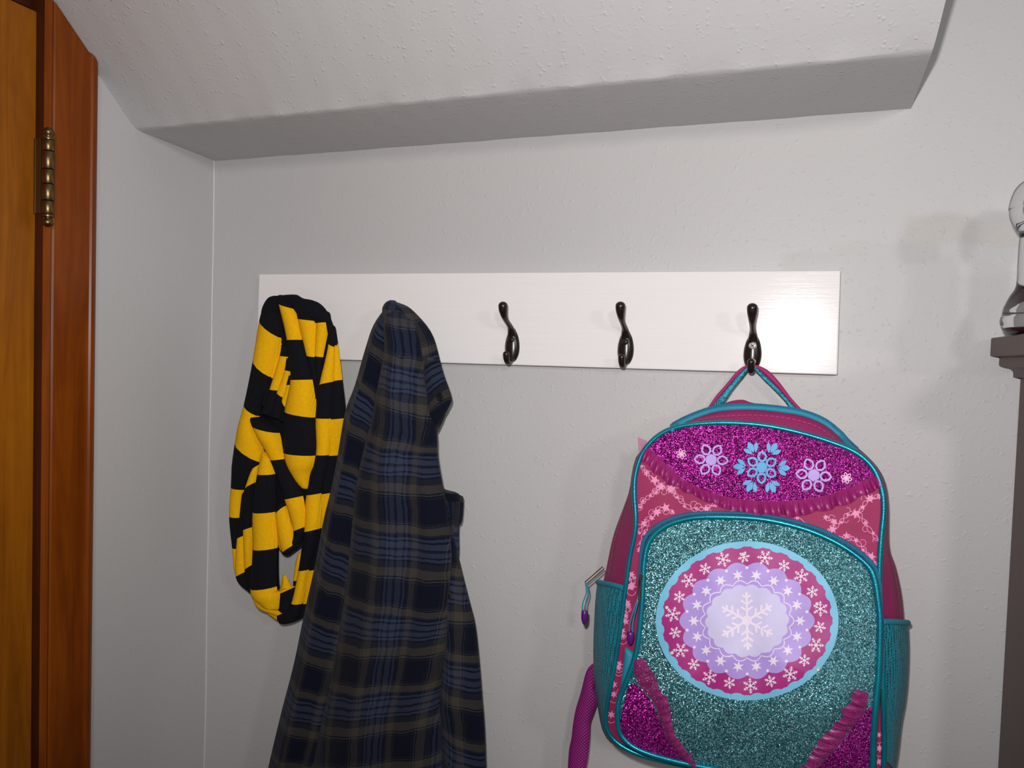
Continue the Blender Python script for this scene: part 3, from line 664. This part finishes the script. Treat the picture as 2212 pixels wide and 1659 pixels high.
# glitter yoke at the top of the front panel
gt = [ba(p) for p in [(555, 562), (620, 512), (710, 468), (850, 442), (1050, 436), (1250, 452), (1450, 492), (1650, 552), (1790, 610), (1880, 690), (1915, 730)]]
gb = [ba(p) for p in [(555, 566), (640, 650), (760, 755), (900, 828), (1050, 870), (1250, 892), (1450, 884), (1620, 856), (1760, 808), (1850, 765), (1918, 732)]]
m = band(gt, gb, fr_bvh, 0.0012, 80, 14); yk_bvh = m.bvh(); m.build('glitter_yoke', 'gl_mag', bk)
def ruffle(name, e1, e2, bvh, mat, npl, amp, n=200, mrow=7, seed=1):
    """gathered frill: pleats of uneven width, height and drop"""
    rnd = random.Random(seed); a = resample(spline(e1, 6), n); b = resample(spline(e2, 6), n); mb = MB(); rows = []
    ed = [0.0]
    while ed[-1] < 1: ed.append(ed[-1] + rnd.uniform(0.5, 1.6)/npl)
    hts = [rnd.uniform(0.35, 1.0) for _ in ed]; drop = [rnd.uniform(-0.16, 0.18) for _ in ed]; lean = [rnd.uniform(-0.5, 0.5) for _ in ed]
    for j in range(mrow):
        t_ = j/(mrow-1); row = []
        for i, (p, q) in enumerate(zip(a, b)):
            u = i/(n-1); k_ = max(x for x in range(len(ed)) if ed[x] <= u); f_ = (u-ed[k_])/((ed[k_+1]-ed[k_]) if k_+1 < len(ed) else 1/npl)
            wv = math.sin(PI*min(1, f_))**0.7*hts[k_]; dr = (drop[k_]*(1-f_)+drop[min(k_+1, len(ed)-1)]*f_)
            L_ = t_*(1+dr); sx = lean[k_]*wv*t_*8
            dx, dy = b[min(n-1, i+1)][0]-b[max(0, i-1)][0], b[min(n-1, i+1)][1]-b[max(0, i-1)][1]; dd = math.hypot(dx, dy) or 1
            h = cast(p[0]+(q[0]-p[0])*L_+sx*dx/dd, p[1]+(q[1]-p[1])*L_+sx*dy/dd, bvh, 0.0016 + amp*(t_**0.6)*(wv+0.15+0.35*math.sin(PI*t_)))
            row.append(h if h is not None else (row[-1] if row else None))
        f0 = next(x for x in row if x is not None); row = [x if x is not None else f0 for x in row]
        rows.append(row)
    mb.grid(rows); return mb.build(name, mat, bk, fix=False)
re_ = [ba(p) for p in [(545, 560), (640, 652), (760, 757), (900, 830), (1050, 872), (1250, 894), (1450, 886), (1620, 858), (1760, 810), (1850, 767), (1915, 735)]]
rl_ = [ba(p) for p in [(518, 640), (600, 735), (700, 800), (850, 860), (1000, 928), (1220, 968), (1420, 975), (1600, 955), (1750, 905), (1860, 850), (1945, 800)]]
ruffle('ruffle', re_, rl_, fr_bvh, 'organza', 44, 0.0060, 300, 7, 3)

# decals
class Dec:
    def __init__(s, bvh, off=0.0022): s.m = MB(); s.b = bvh; s.o = off
    def pt(s, x, y):
        h = cast(x, y, s.b, s.o); return None if h is None else s.m.vert(h)
    def stroke(s, pts, w):
        L_ = []
        for i, p in enumerate(pts):
            a, b = pts[max(0, i-1)], pts[min(len(pts)-1, i+1)]; dx, dy = b[0]-a[0], b[1]-a[1]; d = math.hypot(dx, dy) or 1
            ww = w[i] if isinstance(w, (list, tuple)) else w
            nx_, ny_ = -dy/d*ww/2, dx/d*ww/2
            L_.append((s.pt(p[0]+nx_, p[1]+ny_), s.pt(p[0]-nx_, p[1]-ny_)))
        for a, b in zip(L_, L_[1:]):
            q = (a[0], a[1], b[1], b[0])
            if None not in q: s.m.face(q)
    def poly(s, c, pts):
        c_ = s.pt(*c); ids = [s.pt(*p) for p in pts]
        for i in range(len(ids)):
            q = (c_, ids[i], ids[(i+1) % len(ids)])
            if None not in q: s.m.face(q)
    def circle(s, c, r, n=12, ry=None): s.poly(c, [(c[0]+r*math.cos(2*PI*i/n), c[1]+(ry or r)*math.sin(2*PI*i/n)) for i in range(n)])
    def done(s, name, mat, parent=None): return s.m.build(name, mat, parent or bk, False, fix=False)
def rot(c, a, u, v_, sy=1.0): return (c[0]+u*math.cos(a)-v_*math.sin(a), c[1]+(u*math.sin(a)+v_*math.cos(a))*sy)
def flower(dc, c, R_, a0, w):
    dc.poly(c, [rot(c, a0+PI/6+i*PI/3, R_*0.36, 0) for i in range(6)])
    for i in range(6):
        a = a0+i*PI/3
        pet = [(0.36, 0.0), (0.50, 0.20), (0.70, 0.25), (0.88, 0.16), (1.0, 0.0), (0.88, -0.16), (0.70, -0.25), (0.50, -0.20), (0.36, 0.0)]
        dc.stroke([rot(c, a, R_*u, R_*v_) for u, v_ in pet], w)
dc = Dec(yk_bvh, 0.0006); flower(dc, ba((930, 645)), 36, 0.05, 4.2); dc.done('flower_print', 'p_lilac')
dc = Dec(yk_bvh, 0.0006); flower(dc, ba((1542, 737)), 38, 0.10, 4.4); dc.done('flower_print', 'p_lilac')
dc = Dec(yk_bvh, 0.0006); flower(dc, ba((752, 610)), 11, 0.3, 1.8); dc.done('flower_print', 'p_lightpink')
dc = Dec(yk_bvh, 0.0006); flower(dc, ba((1737, 754)), 12, 0.3, 2.0); dc.done('flower_print', 'p_lightpink')
dc = Dec(yk_bvh, 0.0006); c0 = ba((1232, 690)); flower(dc, c0, 34, PI/6+0.03, 4.6)
for i in range(6):
    a = i*PI/3+0.03
    for (u0, u1, w_, v0, v1) in ((0.58, 1.0, 0.15, 0, 0), (0.56, 0.86, 0.11, 0.05, 0.26), (0.56, 0.86, 0.11, -0.05, -0.26)):
        leaf_ = [(0, 0), (0.3, 0.7), (0.6, 1.0), (0.85, 0.6), (1, 0), (0.85, -0.6), (0.6, -1.0), (0.3, -0.7)]
        R_ = 62; dx, dy = u1-u0, v1-v0; L_ = math.hypot(dx, dy)
        pts = [rot(c0, a, R_*(u0+dx*s1 - dy/L_*w_*s2*0.7), R_*(v0+dy*s1 + dx/L_*w_*s2*0.7)) for s1, s2 in leaf_]
        cc = rot(c0, a, R_*(u0+dx*0.5), R_*(v0+dy*0.5)); dc.poly(cc, pts)
dc.done('snowflake_print', 'p_blue')
# vine print
dc = Dec(fr_bvh, 0.0007); rnd = random.Random(5)
def star(c, R_, a0, k=6, inner=0.42): dc.poly(c, [rot(c, a0+i*PI/k, R_*(1 if i % 2 == 0 else inner), 0) for i in range(2*k)])
chains = [[(515, 680), (560, 740), (620, 800), (690, 825), (740, 880), (820, 940), (900, 930), (970, 900)], [(500, 930), (540, 880), (590, 845), (620, 800)], [(690, 825), (740, 790), (790, 740)],
          [(500, 1080), (540, 1010), (600, 965), (650, 935), (710, 965)], [(505, 1190), (520, 1120), (545, 1060)], [(1070, 945), (1130, 965), (1200, 995)],
          [(1930, 860), (1860, 890), (1810, 960), (1745, 970), (1690, 1030), (1610, 1075), (1530, 1055), (1430, 985)], [(1810, 960), (1860, 1040), (1925, 1130)], [(1680, 1115), (1755, 1105), (1830, 1165), (1880, 1230), (1920, 1275)], [(1610, 990), (1680, 1020)],
          [(470, 1350), (450, 1420)], [(440, 1520), (415, 1600)]]
for chn in chains:
    pts = spline([ba(p) for p in chn], 8)
    for ph in (0, PI):
        q = []
        for i, p in enumerate(pts):
            a, b = pts[max(0, i-1)], pts[min(len(pts)-1, i+1)]; dx, dy = b[0]-a[0], b[1]-a[1]; d = math.hypot(dx, dy) or 1
            o_ = 4.5*math.sin(i*0.8+ph); q.append((p[0]-dy/d*o_, p[1]+dx/d*o_))
        dc.stroke(q, 1.3)
    for i, p in enumerate(pts):
        if i % 6 == 0: star((p[0]+rnd.uniform(-3, 3), p[1]+rnd.uniform(-3, 3)), rnd.choice((5, 7, 9, 11)), rnd.uniform(0, 1), rnd.choice((5, 6)))
        elif i % 3 == 0:
            cx, cy = p[0]+rnd.uniform(-9, 9), p[1]+rnd.uniform(-9, 9); r_ = rnd.uniform(5, 8); a0 = rnd.uniform(0, 6)
            dc.stroke([(cx+r_*math.cos(a0+t_*0.5), cy+r_*math.sin(a0+t_*0.5)) for t_ in range(9)], 1.1)
for p in [(455, 1330), (440, 1400), (430, 1500), (420, 1610)]: star(ba(p), 9, rnd.uniform(0, 1))
for p in [(440, 250), (455, 300), (430, 400), (400, 560), (405, 590), (380, 760), (350, 880), (350, 940), (335, 1060), (380, 780), (1930, 1180), (1935, 1260), (1932, 1340)]:
    c_p = bb(p); star(c_p, rnd.uniform(6, 10), rnd.uniform(0, 1)); dc.stroke([(c_p[0]+9*math.cos(t_*0.5), c_p[1]+9+9*math.sin(t_*0.5)) for t_ in range(9)], 1.2)
dc.done('vine_print', 'p_pink')['kind'] = 'stuff'

# front pocket
def yp(py): return -0.128 - 0.034*min(1, max(0, (py-1110)/420))
pocket = [ba(p) for p in [(520, 1450), (530, 1250), (562, 1130), (650, 1045), (800, 995), (1000, 986), (1250, 1002), (1500, 1062), (1700, 1152), (1850, 1262), (1902, 1350), (1928, 1500)]] + \
         [bb(p) for p in [(1938, 520), (1930, 800), (1912, 1000), (1898, 1200), (1890, 1400), (1840, 1500), (1600, 1500), (1250, 1430), (950, 1385), (700, 1335), (500, 1272), (400, 1195), (372, 1110), (378, 980), (430, 850), (480, 700), (505, 520)]]
CP = (1625, 1395)
po = polar(pocket, CP, NB)
m = MB()
r0 = [P(x, y, yp(y)) for x, y in po]; r1 = []
for (x, y) in po:
    ux, uy = CP[0]+(x-CP[0])*1.012, CP[1]+(y-CP[1])*1.012
    r1.append(P(ux, uy, yf(uy)-0.001))
r2 = [CP3.lerp(p, 0.9) for CP3 in (P(CP[0], CP[1], -0.125),) for p in r1]
r2 = [Vector((p.x, max(p.y, -0.135), p.z)) for p in r2]
ids = m.grid([r1, [a.lerp(b, 0.5)+Vector((0, 0, 0)) for a, b in zip(r0, r1)], r0], 0, True); m.build('pocket_gusset', 'zip', bk)
pin = [(CP[0]+(x-CP[0])*0.985, CP[1]+(y-CP[1])*0.985) for x, y in po]
m = cushion(po, CP, NB, yp, 0.012, 16, wr=0.0016); pk_bvh = m.bvh(); pk = m.build('front_pocket', 'gl_teal', bk)
m = MB(); m.tube([P(x, y, yp(y)-0.001) for x, y in spline(pocket, 5, True)], 0.0034, 8, True); m.build('piping', 'piping', bk)
inner = [(CP[0]+(x-CP[0])*0.955, CP[1]+(y-CP[1])*0.955) for x, y in pocket]
up = [ba(p) for p in [(508, 1480), (512, 1250), (540, 1110), (640, 1022), (800, 972), (1000, 964), (1250, 980), (1510, 1040), (1715, 1130), (1870, 1245), (1922, 1340), (1945, 1500)]] + [bb((1950, 700)), bb((1940, 900))]
m = MB(); zpts = [cast(x, y, fr_bvh, 0.0015) for x, y in spline(up, 6)]; m.tube([p for p in zpts if p is not None], 0.0028, 8); m.build('pocket_zipper', 'zip', bk)
# scalloped medallion print
MC = bb((1145, 500)); RX, RY = 545/2.765, 475/2.765
def ell(r, a): return (MC[0]+RX*r*math.cos(a), MC[1]+RY*r*math.sin(a))
def ringdisc(name, rfun, rin, mat, off, n=240, mrow=8):
    mb = MB(); rows = []
    for j in range(mrow):
        t_ = j/(mrow-1); row = []
        for i in range(n):
            a = 2*PI*i/n; r = rin+(rfun(a)-rin)*t_; q = ell(r, a); row.append(cast(q[0], q[1], pk_bvh, off))
        rows.append(row)
    mb.grid(rows, 0, True)
    return mb.build(name, mat, bk, True, fix=False)
ringdisc('medallion_rim', lambda a: 1.0, 0.90, 'p_paleblue', 0.0006, 160, 3)
ringdisc('medallion', lambda a: 0.905+0.030*abs(math.cos(a*14)) - 0.004*math.cos(a*84), 0.66, 'p_mag', 0.0010, 420, 6)
ringdisc('medallion_lace', lambda a: 0.685+0.055*abs(math.cos(a*9)), 0.40, 'p_lilac', 0.0014, 300, 5)
ringdisc('medallion_centre', lambda a: 0.43+0.03*abs(math.cos(a*9+0.4)), 0.01, 'p_ice', 0.0018, 240, 6)
def flake(dc, c, R_, a0, w, br=((0.45, 0.28), (0.72, 0.22))):
    for i in range(6):
        a = a0+i*PI/3; dc.stroke([c, rot(c, a, R_, 0)], w)
        for u, l_ in br:
            for s_ in (-1, 1): dc.stroke([rot(c, a, R_*u, 0), rot(c, a, R_*(u+l_*0.55), s_*R_*l_*0.8)], w*0.85)
    dc.poly(c, [rot(c, a0+i*PI/3, R_*0.2, 0) for i in range(6)])
for i in range(22):
    a = 2*PI*i/22+0.1; c = ell(0.815 if i % 2 else 0.80, a); dc = Dec(pk_bvh, 0.0016); flake(dc, c, 17 if i % 2 else 13, rnd.uniform(0, 1), 1.8); dc.done('snowflake_print', 'p_white')
dc = Dec(pk_bvh, 0.0020)
for i in range(18):
    a = 2*PI*(i+0.5)/18; dc.circle(ell(0.665, a), 3.2, 10)
    a = 2*PI*i/18; c = ell(0.58, a); dc.poly(c, [rot(c, a+j*PI/6, 13*(1 if j % 2 == 0 else 0.4), 0) for j in range(12)])
    dc.stroke([ell(0.46+0.05*abs(math.cos(9*(a+t_*0.06))), a+t_*0.06) for t_ in range(7)], 2.0)
dc.done('lace_print', 'p_white')
dc = Dec(pk_bvh, 0.0024); flake(dc, MC, 62, 0.5, 5.5, ((0.35, 0.26), (0.58, 0.26), (0.80, 0.18))); dc.done('snowflake_print', 'p_white')
for i, (x, y) in enumerate([(1122, 102), (1562, 398), (700, 690), (668, 420), (1568, 790)]):
    dc = Dec(pk_bvh, 0.0022); dc.circle(bb((x, y)), 3.6, 10); dc.done('gem', 'gl_dec')
# glitter corners with ruffles at the foot of the pocket
cl1 = [bb(p) for p in [(470, 870), (560, 960), (620, 1080), (680, 1220), (820, 1368)]]
cl2 = [bb(p) for p in [(440, 890), (396, 1060), (400, 1170), (520, 1265), (800, 1366)]]
m = band(cl1, cl2, pk_bvh, 0.0014, 40, 10); m.build('glitter_corner', 'gl_mag', bk)
ruffle('ruffle', [bb(p) for p in [(450, 740), (500, 880), (590, 990), (640, 1130), (690, 1240), (815, 1372)]], [bb(p) for p in [(530, 720), (620, 850), (675, 1000), (715, 1140), (780, 1240), (850, 1345)]], pk_bvh, 'organza', 15, 0.0085, 160, 7, 11)
cr1 = [bb(p) for p in [(1880, 1010), (1850, 1040), (1760, 1150), (1680, 1260), (1590, 1350), (1520, 1440)]]
cr2 = [bb(p) for p in [(1892, 1020), (1888, 1100), (1880, 1250), (1870, 1350), (1820, 1450), (1560, 1460)]]
m = band(cr1, cr2, pk_bvh, 0.0014, 40, 10); m.build('glitter_corner', 'gl_mag', bk)
ruffle('ruffle', [bb(p) for p in [(1870, 930), (1848, 1035), (1755, 1150), (1675, 1260), (1585, 1350), (1510, 1440)]], [bb(p) for p in [(1780, 900), (1715, 1010), (1660, 1110), (1580, 1195), (1510, 1290), (1440, 1410)]], pk_bvh, 'organza', 15, 0.0085, 160, 7, 12)
# teal tab at the pocket's left edge
m = MB(); lobe(m, [(bb((415, 655)), bb((470, 690)), 0.002), (bb((405, 760)), bb((478, 800))), (bb((385, 900)), bb((455, 930))), (bb((372, 1000)), bb((410, 1040))), (bb((376, 1080)), bb((396, 1090)))], -0.150, 0.004, None, nsub=5); m.build('pocket_tab', 'teal', bk)
# top gusset: main zipper, stitching
def surf_tube(name, pts, r, bvh, off, mat, n=8):
    q = [cast(x, y, bvh, off) for x, y in pts]; q = [p for p in q if p is not None]; mb = MB(); mb.tube(q, r, n); return mb.build(name, mat, bk)
zl = [ba(p) for p in [(690, 470), (735, 436), (850, 384), (950, 352), (1060, 338), (1200, 338), (1350, 352), (1480, 375), (1600, 425), (1690, 498), (1735, 548), (1790, 600)]]
m = MB(); zz = [cast(x, y, body_bvh, 0.0008) for x, y in spline(zl, 6)]; m.tube([p for p in zz if p is not None], 0.0036, 8); m.build('zipper_tape', 'teal', bk)
surf_tube('zipper_coil', [(x, y-2.0) for x, y in spline(zl, 6)], 0.0017, body_bvh, 0.0040, 'zip')
dc = Dec(body_bvh, 0.0008)
def dashes(pts, n):
    q = resample(spline(pts, 8), n*2)
    for i in range(0, 2*n-1, 2): dc.stroke([q[i], (q[i][0]+(q[i+1][0]-q[i][0])*1.2, q[i][1]+(q[i+1][1]-q[i][1])*1.2)], 1.3)
dashes([ba(p) for p in [(860, 408), (1000, 388), (1200, 382), (1400, 402), (1560, 450), (1660, 520)]], 26)
dashes([ba(p) for p in [(430, 880), (380, 1040), (345, 1180), (325, 1320)]], 24); dashes([ba(p) for p in [(1990, 1190), (2020, 1320), (2045, 1450), (2058, 1600)]], 22)
dc.done('stitching', 'thread')['kind'] = 'stuff'
# raised back flap behind the zipper
m = MB(); lobe(m, [(zh((150, 1560)), zh((180, 1640))), (zh((300, 1520)), zh((310, 1640))), (zh((450, 1470)), zh((450, 1640))), (zh((580, 1458)), zh((590, 1640))), (zh((680, 1490)), zh((700, 1640))), (zh((900, 1530)), zh((920, 1640))), (zh((1200, 1560)), zh((1200, 1650))), (zh((1330, 1620)), zh((1320, 1660)))], -0.050, 0.010, None); m.build('back_flap', 'magenta', bk)
# carry handle: magenta webbing outside, teal lining inside, hung over the hook
hl_o = [(660, 1050), (600, 1052), (500, 1125), (380, 1270), (250, 1420), (165, 1545), (130, 1600)]; hl_m = [(660, 1088), (628, 1068), (520, 1170), (400, 1310), (290, 1440), (212, 1532), (170, 1610)]; hl_i = [(660, 1118), (640, 1110), (560, 1210), (450, 1350), (385, 1450), (340, 1520), (300, 1610)]
hr_o = [(680, 1050), (735, 1040), (880, 1105), (1010, 1240), (1170, 1450), (1310, 1600), (1350, 1650)]; hr_m = [(680, 1088), (735, 1072), (850, 1175), (1000, 1322), (1140, 1478), (1240, 1590), (1280, 1650)]; hr_i = [(680, 1118), (712, 1104), (830, 1225), (980, 1372), (1080, 1480), (1140, 1570), (1170, 1640)]
dep = [-0.012, -0.012, -0.006, 0, 0.003, 0.005, 0.006]
m = MB()
for a, b in ((hl_o, hl_m), (hr_o, hr_m)): lobe(m, [(zh(p), zh(q), d*0.0) for p, q, d in zip(a, b, dep)], -0.0345, 0.0045, None, nsub=5, back=0.6)
hd = m.build('handle', 'magenta', bk)
m = MB()
for a, b in ((hl_m, hl_i), (hr_m, hr_i)): lobe(m, [(zh((p[0], p[1]-6)), zh(q), 0) for p, q, d in zip(a, b, dep)], -0.0350, 0.0055, None, nsub=5, back=0.6)
m.build('handle_lining', 'mesh', hd)
# side mesh pockets
def mesh_pocket(a0, a1, lift):
    rows = []; n_ = 26
    def ring(R_, u):
        i = int(math.floor(u)); f_ = u-i; return R_[i % NB].lerp(R_[(i+1) % NB], f_)
    for q in range(n_+1):
        u = (a0+(a1-a0)*q/n_)/(2*PI)*NB; cols = []
        A_ = [ring(R_, u) for R_ in (ring_f, ring_g, ring_m, ring_n)]
        base = [A_[0].lerp(A_[1], 0.10), A_[0].lerp(A_[1], 0.5), A_[1], A_[1].lerp(A_[2], 0.5), A_[2], A_[2].lerp(A_[3], 0.6), A_[3]]
        g_ = min(1.0, (n_-q)/10)
        for c_i, p in enumerate(base):
            d = Vector((p.x-cb3.x, 0, p.z-cb3.z)).normalized(); w_ = (0.0, 0.6, 0.9, 1, 1, 0.8, 0.15)[c_i]
            cols.append(p + d*(0.0012+lift*w_*g_) + Vector((0, -0.0006, 0)))
        rows.append(cols)
    mb = MB(); mb.grid(rows); o_ = mb.build('mesh_pocket', 'mesh', bk)
    mb = MB(); e_ = rows[0]; mb.tube([Vector(p) for p in e_], 0.0034, 8); mb.build('pocket_binding', 'teal', o_)
mesh_pocket(PI+0.215, PI-0.72, 0.0058)
mesh_pocket(0.045, 0.82, 0.0030)
# shoulder strap tail
m = MB(); lobe(m, [(bb((262, 740)), bb((270, 850))), (bb((215, 762)), bb((245, 880))), (bb((182, 808)), bb((232, 905))), (bb((150, 930)), bb((252, 970))), (bb((120, 1030)), bb((228, 1050))), (bb((104, 1120)), bb((208, 1110))), (bb((95, 1200)), bb((205, 1200))), (bb((80, 1275)), bb((196, 1300))), (bb((72, 1400)), bb((182, 1400))), (bb((60, 1600)), bb((170, 1600)))], -0.048, 0.005, None, nsub=6, back=0.6); m.build('shoulder_strap', 'webbing', bk)
# little ribbon end at the upper left
m = MB(); m.prism([P(*ba(p), -0.100) for p in [(490, 510), (546, 532), (540, 560), (520, 600), (496, 592)]], (0, 0, 0), (0, 0.0008, 0)); m.build('ribbon_end', 'organza_pale', bk, False)
# zipper pulls
def pull(metal, cord, bead, y):
    m = MB(); a, b = P(*metal[0], y), P(*metal[1], y); d = (b-a).normalized(); s_ = d.cross(Vector((0, 1, 0))).normalized()*0.0016
    loop = [a+s_, a.lerp(b, 0.5)+s_, b+s_, b+d*0.001, b-s_, a.lerp(b, 0.5)-s_, a-s_, a-d*0.001]; m.tube(loop, 0.0008, 6, True); o_ = m.build('zipper_pull', 'metal', bk)
    for sgn in (-1.2, 1.2):
        m = MB(); m.tube([P(x+sgn*(1+i*0.2), yy_, y-0.001) for i, (x, yy_) in enumerate(spline(cord, 4))], 0.0008, 6); m.build('cord', 'teal', o_)
    m = MB(); (x0, y0_), (x1, y1_) = bead; t0, t1 = P(x0, y0_, y-0.001), P(x1, y1_, y-0.001); L_ = (t1-t0).length
    m.tube([t0.lerp(t1, q) for q in (0, 0.06, 0.3, 0.6, 0.8, 0.92, 1.0)], [0.0034, 0.0041, 0.0044, 0.0042, 0.0033, 0.0022, 0.0006], 14); m.build('bead', 'p_purple', o_)
pull((ba((285, 1290)), ba((182, 1380))), [ba(p) for p in [(182, 1380), (190, 1440), (172, 1500), (170, 1550)]], (ba((174, 1545)), ba((172, 1632))), -0.088)
pull((bb((512, 225)), bb((494, 380))), [bb(p) for p in [(490, 385), (470, 450), (455, 510), (450, 570)]], (bb((448, 565)), bb((444, 648))), -0.152)

# ------------------------------------------------------------------ mantel and bottle at the right edge
mt = thing('mantel', P(2300, 1659, 0).xyz*1.0, 'brown painted mantel end with a cove under its shelf', 'mantel')
mt.location.z = 0.0
xs = P(2139, 750, 0).x; zt1 = P(2139, 730, 0).z; zt0 = P(2138, 770, 0).z; xb = P(2203, 818, 0).x; zc0 = P(2190, 815, 0).z; xc = P(2158, 775, 0).x; xc2 = P(2188, 812, 0).x
DP = 0.26
m = MB(); m.box(xs, xs+1.2, -DP-0.03, -0.001, zt0, zt1); m.build('shelf', 'brown', mt, False, 0.0015)
prof = [(xc, zt0), (xc, zt0-0.010)]
for i in range(9):
    a = PI/2*i/8; prof.append((xc+0.002+(xc2-xc-0.002)*math.sin(a), zc0+0.004+(zt0-0.012-zc0-0.004)*math.cos(a)))
prof += [(xc2, zc0), (xb, zc0)]
m = MB(); rows = []
for (x, z) in prof:
    o_ = xb-x; rows.append([Vector((x, -0.001, z)), Vector((x, -DP-o_+0.02, z)), Vector((xs+1.15, -DP-o_+0.02, z))])
m.grid(rows); m.build('cove_moulding', 'brown', mt, False)
m = MB(); m.box(xb, xs+1.15, -DP+0.02, -0.001, FLOOR_Z, zt0); m.build('body', 'brown', mt, False, 0.002)
# hourglass-shaped clear bottle on the shelf
BYY = -0.10; cx = P(2247, 600, BYY).x
edge = [(2236, 386), (2222, 390), (2206, 400), (2192, 415), (2183, 436), (2179, 455), (2180, 459), (2181, 474), (2187, 490), (2202, 514), (2201, 530), (2198, 575), (2195, 622), (2181, 645), (2168, 670), (2164, 686), (2161, 692), (2160, 702), (2163, 714), (2172, 724), (2184, 728)]
pr = []
zshelf = zt1
for x, y in edge:
    p = P(x, y, BYY); pr.append((max(0.001, cx-p.x), p.z))
dz = zshelf + 0.0005 - pr[-1][1]; pr = [(r, z+dz) for r, z in pr]
bt = thing('bottle', (cx, BYY, zshelf), 'clear hourglass-shaped bottle standing on the brown mantel shelf', 'bottle')
m = MB(); fine = spline(pr, 3); outer = [(0.0005, fine[0][1]+0.0004)] + fine + [(0.0005, fine[-1][1]+0.0006)]
m.lathe(outer, (cx, BYY), 48)
inn = [(max(0.0003, r-0.0016), z) for r, z in fine[1:-2]]; inn = [(0.0003, inn[0][1]-0.0016)] + [(r, min(z, fine[0][1]-0.0016)) for r, z in inn] + [(0.0003, inn[-1][1]+0.001)]
n0 = len(m.v); m.lathe(inn[::-1], (cx, BYY), 48)
m.build('glass', 'glass', bt)
zb0 = fine[-1][1]+0.0035
m = MB(); rr = [r for r, z in fine if z > zb0][-1]-0.003
m.lathe([(rr*0.9, zb0), (rr, zb0+0.002), (rr*1.02, zb0+0.004), (rr*0.95, zb0+0.005), (0.001, zb0+0.0062)], (cx, BYY), 32); m.build('contents', 'candy', bt)
